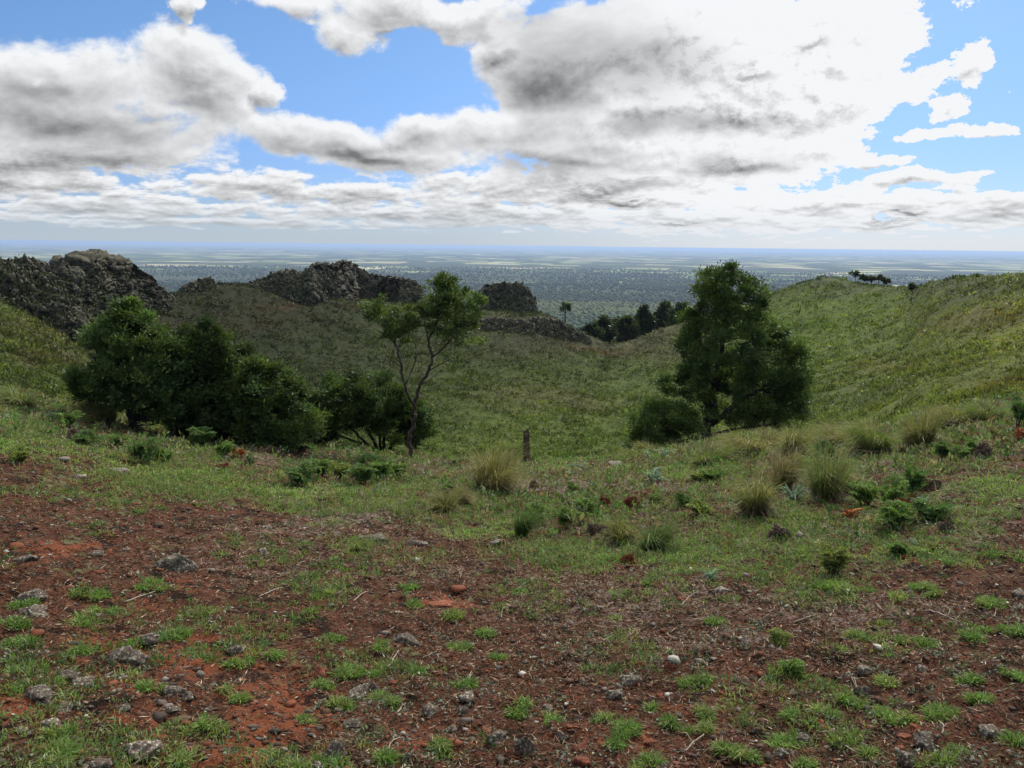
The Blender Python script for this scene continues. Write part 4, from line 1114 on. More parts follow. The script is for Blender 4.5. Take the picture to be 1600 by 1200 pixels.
    grass.blades(Pz - np.array([0, 0, .006]), rg.normal(size=(nb, 3)) * .35 + np.array([0, 0, 1.0]), rg.uniform(.06, .17, nb), .002 + .0006 * d, rg.uniform(.1, .7, nb), cc)
    tag(grass.build('grass', M_GRASS), kind='stuff')

    # small herbs, seedlings and dry stalks all through the turf
    gc = Acc(); x, y, d = scatter(64000, 5.0, 25)
    zz = zone_masks(np.stack([x, y, 0 * x - 2.0], 1)); cl = vnoise(x / .8, y / .8, seed=111) * .7 + vnoise(x / .25, y / .25, seed=112) * .4
    ok = (0.04 + .8 * zz[:, 0] + .35 * zz[:, 1]) * (.2 + 1.5 * cl * cl) > rg.uniform(.12, .95, len(x))
    x, y, d = x[ok], y[ok], d[ok]; zt = zz[ok, 1]; Pz = np.stack([x, y, height(x, y)], 1); nb = len(x)
    pal = np.array([[.10, .19, .055], [.15, .22, .07], [.07, .13, .045], [.19, .21, .09], [.20, .24, .17], [.30, .24, .17], [.15, .085, .055], [.20, .15, .125]])
    kind_ = np.where(rg.random(nb) < .25 + .45 * zt, rg.integers(5, 8, nb), rg.integers(0, 5, nb))
    kk = 9; Pr = np.repeat(Pz, kk, 0); hh = np.repeat(np.minimum(.16, np.exp(rg.normal(math.log(.034), .4, nb)) * (.5 + .13 * d)), kk); dr = np.repeat(d, kk); m_ = len(Pr)
    cc = np.repeat(pal[kind_] * rg.uniform(.6, 1.3, (nb, 1)), kk, 0) * rg.uniform(.75, 1.3, (m_, 1))
    dirs = rg.normal(size=(m_, 3)) * .6 + np.array([0, 0, .9]); t_ = rg.uniform(0, 1, m_)[:, None]
    stemd = np.repeat(rg.normal(size=(nb, 3)) * .3 + np.array([0, 0, 1.0]), kk, 0)
    gc.leaves(Pr + stemd * t_ * hh[:, None] * .7 + rg.normal(size=(m_, 3)) * np.array([.25, .25, 0]) * hh[:, None], dirs, hh * rg.uniform(.35, .8, m_), hh * rg.uniform(.08, .28, m_) + .0004 * dr, cc)
    tag(gc.build('ground_herbs', M_GRASS), kind='stuff')

    # long rank grass along the lip
    lg = Acc(); n_ = 60000; px_ = rg.uniform(-60, 1660, n_); a = np.array([pix_azel(p, 690)[0] for p in np.linspace(-60, 1660, 40)]); a = np.interp(px_, np.linspace(-60, 1660, 40), a)
    lipd = np.interp(px_, [c_[0] for c_ in COLS], [c_[1][1] for c_ in COLS]); d = lipd + rg.normal(size=n_) * 1.3 - .2
    x, y = np.sin(a) * d, np.cos(a) * d; cl = vnoise(x / .7, y / .7, seed=141) * .7 + vnoise(x / 2.5, y / 2.5, seed=142) * .5
    ww = np.interp(px_, [0, 300, 700, 950, 1080, 1500, 1660], [.7, .45, .35, .4, 1.0, 1.0, .9])
    ok = ww * cl > rg.uniform(.35, .95, n_); Pz = np.stack([x, y, height(x, y)], 1)[ok]; d = d[ok]; cl = cl[ok]; nb = len(d)
    cc = np.where(rg.random((nb, 1)) < .35, STRAW * .8, np.where(rg.random((nb, 1)) < .6, np.array([[.17, .20, .065]]), GREEN_A)) * rg.uniform(.5, 1.2, (nb, 1))
    lg.blades(Pz - np.array([0, 0, .01]), rg.normal(size=(nb, 3)) * .3 + np.array([0, 0, 1.0]), rg.uniform(.12, .36, nb) * (.4 + cl), .004 + .0005 * d, rg.uniform(.1, .8, nb), cc)
    x, y, d = scatter(26000, 8.5, 17); zz = zone_masks(np.stack([x, y, 0 * x - 2.0], 1)); cl = vnoise(x / .45, y / .45, seed=151)
    ok = (zz[:, 0] * .8 + .25 * sstep(0, 6, x)) * sstep(.55, .85, cl) > rg.uniform(.05, .6, len(x)); Pz = np.stack([x, y, height(x, y)], 1)[ok]; d = d[ok]; nb = len(d)
    cc = np.where(rg.random((nb, 1)) < .5, STRAW * .75, np.array([[.19, .22, .075]])) * rg.uniform(.5, 1.2, (nb, 1))
    lg.blades(Pz - np.array([0, 0, .01]), rg.normal(size=(nb, 3)) * .4 + np.array([.1, 0, 1.0]), rg.uniform(.10, .30, nb), .003 + .0005 * d, rg.uniform(.1, .9, nb), cc)
    tag(lg.build('long_grass', M_GRASS), kind='stuff')

    # dead stems, bark shreds and dry thatch
    lit = Acc()
    x, y, d = scatter(560000, 2.4, 26)
    zt, Pz = dens(x, y, 1); zr = zone_masks(Pz)[:, 2]
    pn = vnoise(x / .35, y / .35, seed=101) * .6 + vnoise(x / 1.4, y / 1.4, seed=102) * .5
    ok = (0.50 + .8 * zt - .45 * zr) * (.3 + pn) > rg.uniform(.05, .85, len(x))
    Pz, d, zt = Pz[ok], d[ok], zt[ok]; nb = len(d)
    pal = np.array([[.045, .025, .016], [.12, .060, .036], [.20, .125, .082], [.34, .26, .18], [.45, .38, .28], [.17, .055, .028], [.22, .18, .14]])
    w_ = np.array([.33, .27, .15, .07, .02, .13, .03]); ci = rg.choice(7, nb, p=w_ / w_.sum())
    up_ = rg.random(nb) < .25 * zt
    pale = (rg.random(nb) < .62 * zt); ci[pale] = rg.choice([2, 3, 3, 6], int(pale.sum()))
    th = rg.uniform(0, 6.283, nb)
    D = np.stack([np.cos(th), np.sin(th), rg.normal(size=nb) * .22 + .08 + up_ * .7], 1)
    lit.leaves(Pz + np.array([0, 0, .004]), D, rg.uniform(.012, .055, nb) * (.8 + .07 * d), (rg.uniform(.002, .006, nb)) * (.7 + .12 * d), pal[ci] * rg.uniform(.7, 1.3, (nb, 1)))
    tag(lit.build('plant_litter', M_DRY), kind='stuff')

    # grit and small stones
    gr = Acc(); x, y, d = scatter(46000, 2.4, 16)
    zt, Pz = dens(x, y, 2)
    gl = rg.random(len(x)); ok = rg.random(len(x)) < .35 + .5 * vnoise(x / .8, y / .8, seed=103)
    Pz, d = Pz[ok], d[ok]; nb = len(d); V, T = chunk(ICO1, (1, 1, 1), 3, 6, .25, (.3, .7))
    s_ = np.exp(rg.normal(math.log(.0060), .55, nb)) * (.8 + .06 * d)
    jit = 1 + .42 * rg.uniform(-1, 1, (nb, len(V), 1))
    Vn = V[None] * jit * (s_[:, None] * np.stack([rg.uniform(.8, 1.4, nb), rg.uniform(.8, 1.4, nb), rg.uniform(.5, .9, nb)], 1))[:, None] + (Pz + np.stack([s_ * 0, s_ * 0, s_ * .3], 1))[:, None]
    pal = np.array([[.16, .055, .03], [.10, .05, .035], [.13, .11, .095], [.24, .20, .17], [.40, .37, .33], [.07, .055, .045]])
    cc = pal[rg.choice(6, nb, p=[.26, .28, .2, .07, .015, .175])] * rg.uniform(.7, 1.3, (nb, 1))
    gr.add(Vn.reshape(-1, 3), tris=(T[None] + (np.arange(nb) * len(V))[:, None, None]).reshape(-1, 3), tint=np.repeat(cc, len(V), 0))
    tag(gr.build('gravel', M_DRY), kind='stuff')

    # crusts of grey-green lichen and moss over the soil
    lc = Acc(); x, y, d = scatter(30000, 2.4, 16); cl = vnoise(x / .45, y / .45, seed=121) * .6 + vnoise(x / .13, y / .13, seed=122) * .55
    ok = cl > rg.uniform(.62, .95, len(x)); Pz = np.stack([x, y, height(x, y)], 1)[ok]; d = d[ok]; kk = 7; nb = len(d); m_ = nb * kk
    pal = np.array([[.20, .23, .16], [.26, .28, .22], [.12, .16, .07], [.16, .15, .11]]); cc = np.repeat(pal[rg.integers(0, 4, nb)] * rg.uniform(.6, 1.25, (nb, 1)), kk, 0) * rg.uniform(.7, 1.3, (m_, 1))
    sz = np.repeat(rg.uniform(.008, .024, nb) * (.7 + .1 * d), kk)
    lc.leaves(np.repeat(Pz, kk, 0) + rg.normal(size=(m_, 3)) * np.array([1, 1, .25]) * sz[:, None] + np.array([0, 0, .004]), rg.normal(size=(m_, 3)) + np.array([0, 0, .5]), sz * rg.uniform(.6, 1.3, m_), sz * rg.uniform(.3, .7, m_), cc)
    tag(lc.build('lichen', M_DRY), kind='stuff')

# ------------------------------------------------------------------ countable plants, stones and sticks of the near rim
if not SKY_ONLY:
    rg = np.random.default_rng(77)

    def tussock(x, y, w, h, colr, label, dead=.25, lean=0.0, dark_base=True):
        """x, y: foot in the photo; w, h: full width and height there"""
        c, d = ground_at(x, y, 2.5, 40); s = d / F_PX * 1.03; W, H = w * s, h * s
        root = empty('tussock', c, label, 'tussock', 'grass tussocks along the rim')
        g_ = Acc(); n_ = int(520 + 7 * w); lean = lean + rg.uniform(-.3, .3); lop = unit(rg.normal(size=(1, 2)))[0]; dead = min(.7, dead + .12)
        def crown(n2, spread, hs, cols, lo):
            th = rg.uniform(0, 6.283, n2); r = np.sqrt(rg.random(n2)) * W * .17
            Pb = np.stack([r * np.cos(th), r * np.sin(th), -.03 + 0 * r], 1)
            Pb[:, 2] += height(c[0] + Pb[:, 0], c[1] + Pb[:, 1]) - c[2]
            out = np.stack([np.cos(th), np.sin(th), 0 * th], 1) * (r / (W * .17))[:, None] * spread
            D = out + rg.normal(size=(n2, 3)) * .16 + np.array([lean, 0, 1.0])
            g_b = rg.uniform(lo, 1.08, n2) * hs * (1 + .32 * (np.cos(th) * lop[0] + np.sin(th) * lop[1]) + .22 * np.sin(3 * th + lop[0] * 9))
            return Pb, D, g_b, cols
        Pb, D, L, _ = crown(n_, min(.75, .36 * W / H), H * 1.45, None, .45)
        cc = np.array(colr) * rg.uniform(.6, 1.35, (n_, 1)); st = rg.random(n_) < dead
        cc[st] = STRAW * rg.uniform(.45, 1.0, (int(st.sum()), 1))
        g_.blades(Pb, D, L, max(.005, .75 * s), rg.uniform(.1, .7, n_), cc)
        g_.build('blades', M_GRASS, root)
        if dark_base:
            q = Acc(); n2 = n_ // 2
            Pb, D, L, _ = crown(n2, min(1.2, .7 * W / H), H * .75, None, .3)
            cc = np.where(rg.random((n2, 1)) < .5, np.array([[.06, .042, .03]]), np.array([[.25, .20, .13]])) * rg.uniform(.5, 1.2, (n2, 1))
            q.blades(Pb, D, L, max(.005, .8 * s), rg.uniform(.6, 1.5, n2), cc); q.build('dead_skirt', M_GRASS, root)
        return root

    GOLD, OLIVE, GRN, DGRN = (0.28, 0.255, 0.095), (0.215, 0.225, 0.075), (0.18, 0.235, 0.07), (0.10, 0.165, 0.05)
    tussock(770, 768, 84, 66, GOLD, 'big golden tussock, largest on the rim, in front of the wooden post', .35)
    tussock(1180, 805, 62, 58, OLIVE, 'olive tussock with a dark base, largest in front of the tallest tree', .25)
    tussock(1222, 762, 44, 54, (0.27, 0.22, 0.10), 'straw-topped tussock behind the olive one that has a dark base', .5)
    tussock(1288, 784, 54, 76, GRN, 'tall loose green tussock, right of the straw-topped tussock', .2)
    tussock(1370, 706, 70, 46, GRN, 'broad fresh green tussock with a brown skirt, left of two by the right-hand lip', .15)
    tussock(1436, 702, 52, 50, OLIVE, 'upright green tussock, right neighbour of the broad brown-skirted one', .2)
    tussock(1496, 668, 84, 32, OLIVE, 'low wide tussock on the lip high up at the right', .25)
    tussock(1102, 726, 78, 34, GRN, 'low green tussock below the trunk of the tallest tree', .2)
    tussock(1168, 710, 76, 32, GOLD, 'yellowish tussock on the lip right of the tallest trunk', .35)
    tussock(1238, 712, 46, 38, OLIVE, 'small spiky tussock on the lip under the right edge of the tallest crown', .3)
    tussock(1318, 698, 66, 30, GOLD, 'pale yellow low tussock on the lip, left of the broad brown-skirted one', .4)
    tussock(1205, 700, 60, 24, GOLD, 'flat straw-coloured tussock between the trunk foot and the spiky lip tussock', .4)
    tussock(690, 800, 58, 34, OLIVE, 'loose olive tussock in the turf below the slender tree, left of the golden one', .3)
    tussock(720, 790, 34, 30, (0.25, 0.20, 0.12), 'small dry tan tussock beside the loose olive one', .6)
    tussock(162, 664, 66, 42, (0.22, 0.22, 0.07), 'arching yellow tussock blown over at the foot of the leftmost tree', .3, lean=-.5)
    tussock(36, 636, 54, 24, GRN, 'small green tussock at the left edge of the lip', .2)
    tussock(1016, 858, 66, 46, DGRN, 'dense dark green tussock in the turf, below the reddish dead fern heads', .1, dark_base=False)
    tussock(970, 846, 44, 34, OLIVE, 'yellow-green tussock touching the dense dark green one', .2)
    tussock(812, 838, 34, 46, DGRN, 'slim dark green rush tuft below the golden tussock', .05, dark_base=False)
    tussock(555, 862, 34, 20, GRN, 'squat bright tuft at the edge of the bare soil, left of centre', .1, dark_base=False)
    tussock(280, 682, 36, 24, OLIVE, 'small olive tussock at the foot of the narrow shrub tree', .2)
    tussock(1300, 765, 46, 34, OLIVE, 'low tussock hugging the right side of the tall loose green one', .3)
    tussock(1540, 660, 60, 28, GRN, 'green tussock on the lip near the right edge of the picture', .2)
    tussock(1012, 712, 30, 22, OLIVE, 'tiny tussock in front of the dark rounded shrub', .3)
    tussock(1345, 680, 50, 20, GOLD, 'distant straw tussock just over the right-hand lip', .4)

    def frond_fern(x, y, w, h, nf, col, label, name='bracken_fern', cat='fern', grp='bracken ferns in the turf', dead=False, red=.0):
        c, d = ground_at(x, y, 2.5, 40); s = d / F_PX * 1.04; W, H = w * s, h * s
        root = empty(name, c, label, cat, grp)
        st = Acc()
        for k_ in range(nf + 3 if not dead else nf):
            th = rg.uniform(0, 6.283); rch = rg.uniform(.35, 1.0) * W * .5; hh = H * rg.uniform(.6, 1.0)
            out = np.array([math.cos(th), math.sin(th) * .8, 0])
            p0 = np.array([rg.normal() * W * .06, rg.normal() * W * .06, -.02]); p0[2] += height(c[0] + p0[0], c[1] + p0[1]) - c[2]
            sag = .45 if dead else .1; rch = rch * 1.1
            p1 = p0 + out * rch * .16 + np.array([0, 0, hh * .42]); p2 = p0 + out * rch * .5 + np.array([0, 0, hh * .82]); p3 = p0 + out * rch * 1.05 + np.array([0, 0, hh * (1.05 - sag * rg.uniform(.6, 3.0))])
            cur = catmull([p0, p1, p2, p3], 22)
            st.tube(cur[:12], np.linspace(.004, .002, 12) + .14 * s, 4, (1.6, 1.2, .6) if not dead else (1.6, .9, .6))
            f = Acc(); tgt = np.gradient(cur, axis=0); tgt = unit(tgt)
            for i in range(6, 22):
                q = (i - 6) / 15; ln = W * .25 * (1 - q) ** .8 * (.6 + .6 * rg.random()) + .02
                side = unit(np.cross(tgt[i], np.array([0, 0, 1.0]))[None])[0]
                for sg in (-1, 1):
                    pd = unit((side * sg + tgt[i] * .45 + np.array([0, 0, -.12 if not dead else -.6]) + rg.normal(size=3) * .12)[None])[0]
                    m_ = 6; t = np.linspace(.08, .95, m_)[:, None]; pp = cur[i] + pd * ln * t; pp[:, 2] -= (t[:, 0] ** 2) * ln * (.18 if not dead else .6)
                    for s2 in (-1, 1):
                        dd = np.cross(pd, np.cross(side, tgt[i])) * s2 + pd * .7 + rg.normal(size=(m_, 3)) * .2
                        cc = np.array(col) * rg.uniform(.6, 1.35, (m_, 1))
                        if red > 0: cc = np.where(rg.random((m_, 1)) < red, np.array([[.20, .07, .03]]) * rg.uniform(.6, 1.3, (m_, 1)), cc)
                        f.leaves(pp, dd, ln * .42 * (1.05 - t[:, 0]) + .45 * s, ln * .15 + .4 * s, cc)
            f.build('frond', M_LEAF if not dead else M_DRY, root)
        st.build('stem', M_BARK, root)
        return root

    FG, FY, FD, FR, FO, FP = (0.15, 0.235, 0.062), (0.21, 0.26, 0.07), (0.11, 0.185, 0.056), (0.19, 0.060, 0.034), (0.32, 0.095, 0.035), (0.15, 0.105, 0.09)
    ferns = [
        (108, 668, 40, 28, 5, FG, 'small fern on the lip below the olive slope, farthest left'), (136, 694, 44, 24, 5, FD, 'dark fern below the arching yellow tussock'),
        (226, 726, 56, 46, 7, FD, 'tall dark fern clump in front of the leftmost tree'), (256, 722, 44, 30, 5, FG, 'lower fern leaning on the tall dark clump'),
        (312, 700, 54, 36, 6, FD, 'fern under the narrow shrub tree, left of the orange dead fern'), (348, 716, 40, 28, 5, FG, 'small fern beside the orange dead fern'),
        (470, 760, 60, 44, 6, FD, 'dark bushy fern at the left of the fern belt below the umbrella tree'), (502, 748, 50, 40, 6, FG, 'second fern of the belt below the umbrella tree'),
        (535, 752, 52, 38, 6, FY, 'yellowing fern in the middle of the belt below the umbrella tree'), (566, 758, 56, 44, 7, FD, 'dense dark fern right of the yellowing one'),
        (596, 752, 56, 42, 6, FG, 'broad fern below the foot of the umbrella tree'), (624, 744, 40, 30, 5, FG, 'last fern of the belt, below the slender trunk'), (575, 728, 50, 22, 5, FD, 'low fern at the very lip under the umbrella tree'),
        (884, 826, 52, 50, 5, FG, 'fern pair with bare reddish stems, below and right of the golden tussock'), (836, 818, 40, 48, 5, FG, 'upright young fern between the rush tuft and the red-stemmed pair'), (915, 804, 44, 30, 5, FG, 'fern behind the red-stemmed pair'),
        (920, 776, 24, 20, 4, FY, 'tiny bright fern on the thatch, nearest the golden tussock'), (894, 768, 22, 18, 4, FG, 'tiny fern left of the bright one on the thatch'), (1066, 796, 30, 34, 4, FD, 'single dark fern sprig on the thatch in the middle'), (1022, 786, 30, 20, 4, FG, 'small flat fern left of the dark sprig'),
        (1112, 752, 48, 26, 5, FG, 'fern in front of the low tussock under the tallest tree'), (1090, 752, 28, 18, 4, FY, 'little yellow-green fern beside the one under the tallest tree'), (1095, 805, 50, 26, 5, FY, 'spreading pale fern left of the olive tussock'),
        (1302, 896, 70, 56, 7, FY, 'isolated leafy fern at the edge of the bare soil on the right'), (1424, 778, 50, 64, 6, FD, 'tallest fern of the right-hand thicket, a dark spire'), (1390, 792, 62, 48, 6, FG, 'leafy fern left of the dark spire in the right-hand thicket'),
        (1352, 790, 60, 44, 6, FG, 'fern in the middle of the right-hand thicket'), (1322, 772, 48, 36, 5, FY, 'light fern at the left end of the right-hand thicket'), (1400, 822, 70, 40, 6, FG, 'low fern at the front of the right-hand thicket'), (1455, 810, 60, 34, 6, FD, 'dark fern right of the reddish dead one in the thicket'),
        (1472, 718, 30, 30, 4, FD, 'narrow fern on the grassy bank up at the right'), (1498, 718, 34, 24, 4, FG, 'small fern beside the purplish dead clump on the right bank'), (1518, 712, 24, 28, 4, FG, 'thin fern standing behind the purplish dead clump'),
        (1592, 668, 34, 46, 5, FD, 'dark fern cut by the right edge of the picture, on the lip'), (1404, 868, 40, 26, 5, FG, 'small fern between the thicket and the bare soil'), (1236, 1056, 40, 36, 5, FG, 'dark sprawling fern out on the bare soil'), (1216, 1010, 36, 30, 4, FY, 'yellowish fern out on the bare soil, above the dark sprawling one'),
        (1290, 712, 46, 28, 5, FD, 'fern among the tussocks of the lip, left of the brown-skirted one'), (962, 835, 40, 30, 5, FY, 'yellow fern left of the dense dark green tussock'), (30, 720, 40, 22, 4, FY, 'flat fern in the turf at the far left'), (186, 700, 36, 22, 4, FG, 'small fern left of the tall dark clump'),
        (1250, 735, 40, 26, 5, FG, 'fern on the slope between the straw-topped tussock and the lip'), (700, 770, 36, 24, 4, FG, 'small fern left of the golden tussock'),
    ]
    for (x, y, w, h, nf, c_, lb) in ferns:
        frond_fern(x, y, w, h, nf, c_, lb, red=.10 if c_ == FY else .03)
    deads = [
        (375, 716, 26, 20, 4, FO, 'bright orange dead fern under the narrow shrub tree'), (348, 732, 34, 12, 4, FR, 'flat red-brown dead fern left below the bright orange one'), (388, 722, 30, 16, 4, FP, 'greyish purple dead clump right of the bright orange fern'),
        (535, 740, 26, 18, 4, FO, 'orange-brown dead fern in the belt below the umbrella tree'), (987, 789, 32, 22, 5, FR, 'rounded red dead fern on the thatch in the middle'), (945, 788, 32, 20, 4, FR, 'small red dead fern left of the rounded one'), (958, 804, 24, 14, 4, FR, 'low red dead fern in front of the rounded one'),
        (930, 836, 38, 24, 4, FP, 'purple-grey dead clump right of the red-stemmed ferns'), (910, 822, 26, 18, 4, FP, 'little grey dead clump behind the purple-grey one'), (1106, 808, 40, 14, 4, FR, 'red-brown dead frond lying left of the olive tussock'), (985, 880, 34, 24, 4, FR, 'reddish dead fern below the dense dark green tussock'),
        (1318, 740, 34, 24, 4, FR, 'russet dead fern above the left end of the right-hand thicket'), (1408, 800, 36, 34, 5, FR, 'tall russet dead fern in the middle of the right-hand thicket'), (1534, 716, 42, 28, 5, FP, 'purplish dead clump on the grassy bank at the right'), (1592, 686, 30, 22, 4, FO, 'orange dead fern at the right edge of the picture'),
        (1222, 842, 54, 28, 5, FP, 'dark grey-brown dead clump below the olive tussock'), (1478, 830, 30, 20, 4, FP, 'dark little dead clump right of the thicket, near the bare soil'), (1455, 766, 60, 22, 5, FP, 'wide grey dead clump behind the tallest fern of the thicket'), (832, 762, 24, 18, 4, FP, 'brown dead tuft touching the right side of the golden tussock'),
        (705, 726, 34, 14, 4, FP, 'grey dead heap on the lip right of the slender trunk'), (425, 708, 40, 20, 4, FP, 'grey-brown dead heap on the lip below the mid green bush'), (470, 708, 30, 18, 4, FP, 'brown dead heap on the lip left of the umbrella tree'), (115, 690, 40, 24, 4, FP, 'brown dead clump below the small far-left fern'),
        (1330, 806, 44, 14, 4, FO, 'rust-orange curled dead fern in the turf left of the thicket'), (1420, 876, 40, 12, 4, FR, 'rusty dead frond lying on the soil below the thicket'), (575, 742, 24, 16, 4, FR, 'small rust dead fern among the belt, beside the dense dark one'),
    ]
    for (x, y, w, h, nf, c_, lb) in deads:
        frond_fern(x, y, w, h, nf, c_, lb, name='dead_fern', cat='dead fern', grp='withered ferns on the rim', dead=True)

    def thistle(x, y, w, h, n_, label, upright=.3):
        c, d = ground_at(x, y, 2.5, 40); s = d / F_PX; W, H = w * s, h * s
        a = Acc(); th = rg.uniform(0, 6.283, n_)
        D = np.stack([np.cos(th), np.sin(th), rg.uniform(upright, upright + 1.2, n_)], 1)
        L = np.hypot(W * .5, H * .6) * rg.uniform(.6, 1.1, n_)
        cc = np.array([.20, .27, .21]) * rg.uniform(.65, 1.4, (n_, 1))
        a.blades(np.tile(c, (n_, 1)) + rg.normal(size=(n_, 3)) * W * .06, D, L, W * .085, rg.uniform(.2, .8, n_), cc)
        k_ = n_ * 5; i = rg.integers(0, n_, k_); t = rg.uniform(.2, .9, k_)[:, None]    # spiny side lobes
        a.leaves(c + unit(D[i]) * L[i][:, None] * t * .8, D[i] * .5 + rg.normal(size=(k_, 3)) * .7, W * .13, W * .035, cc[i] * 1.1)
        return tag(a.build('thistle', M_GRASS, loc=c), label, 'thistle', 'blue-grey thistles')
    thistle(1020, 752, 44, 34, 34, 'large blue-green thistle rosette on the thatch in front of the dark rounded shrub')
    thistle(1112, 905, 34, 40, 16, 'pale spindly thistle at the edge of the bare soil, below the middle turf', .8)
    thistle(1240, 782, 44, 44, 26, 'blue-grey thistle between the olive and the tall loose green tussocks', .8)
    thistle(1445, 786, 28, 18, 16, 'pale thistle rosette at the right foot of the thicket')
    thistle(1012, 716, 30, 30, 18, 'grey-green thistle stalks on the lip under the rounded shrub', 1.4)
    thistle(1040, 716, 30, 30, 16, 'second clump of thistle stalks on the lip, nearer the tallest trunk', 1.4)
    thistle(1428, 850, 22, 14, 14, 'little silvery thistle in the turf below the thicket')
    thistle(896, 730, 26, 14, 14, 'silvery thistle rosette on the lip right of the wooden post')

    def stone(x, y, w, h, label, mat=M_ROCK, seed=None, tone=1.0, sink=.42, icos=ICO4, cat='rock', name='rock', facets=9):
        """x, y: middle of the stone in the photo; w, h: its full size there"""
        c, d = ground_at(x, y + h * .35, 2.0, 200); s = d / F_PX; W, H = w * s * .47, h * s * .55
        sd = int(x * 7 + y) if seed is None else seed; q = np.random.default_rng(sd)
        V, T = chunk(icos, (W * 1.15, W * q.uniform(.75, 1.1), H), sd, facets, .38, (.42, .9))
        V = V * (1 + .13 * fbm(V[:, 0] / W * 6, V[:, 1] / W * 6, V[:, 2] / W * 6, oct=3, seed=sd))[:, None]
        V = rot_z(V, q.uniform(-.5, .5)) + c + np.array([0, 0, H * (1 - sink) - H * .45])
        a = Acc(); a.solid(V, T, np.array([1, 1, 1]) * tone * q.uniform(.85, 1.15))
        return tag(a.build(name, mat, loc=c, smooth=True), label, cat, 'stones lying on the rim')

    RR = M_ROCK_RED
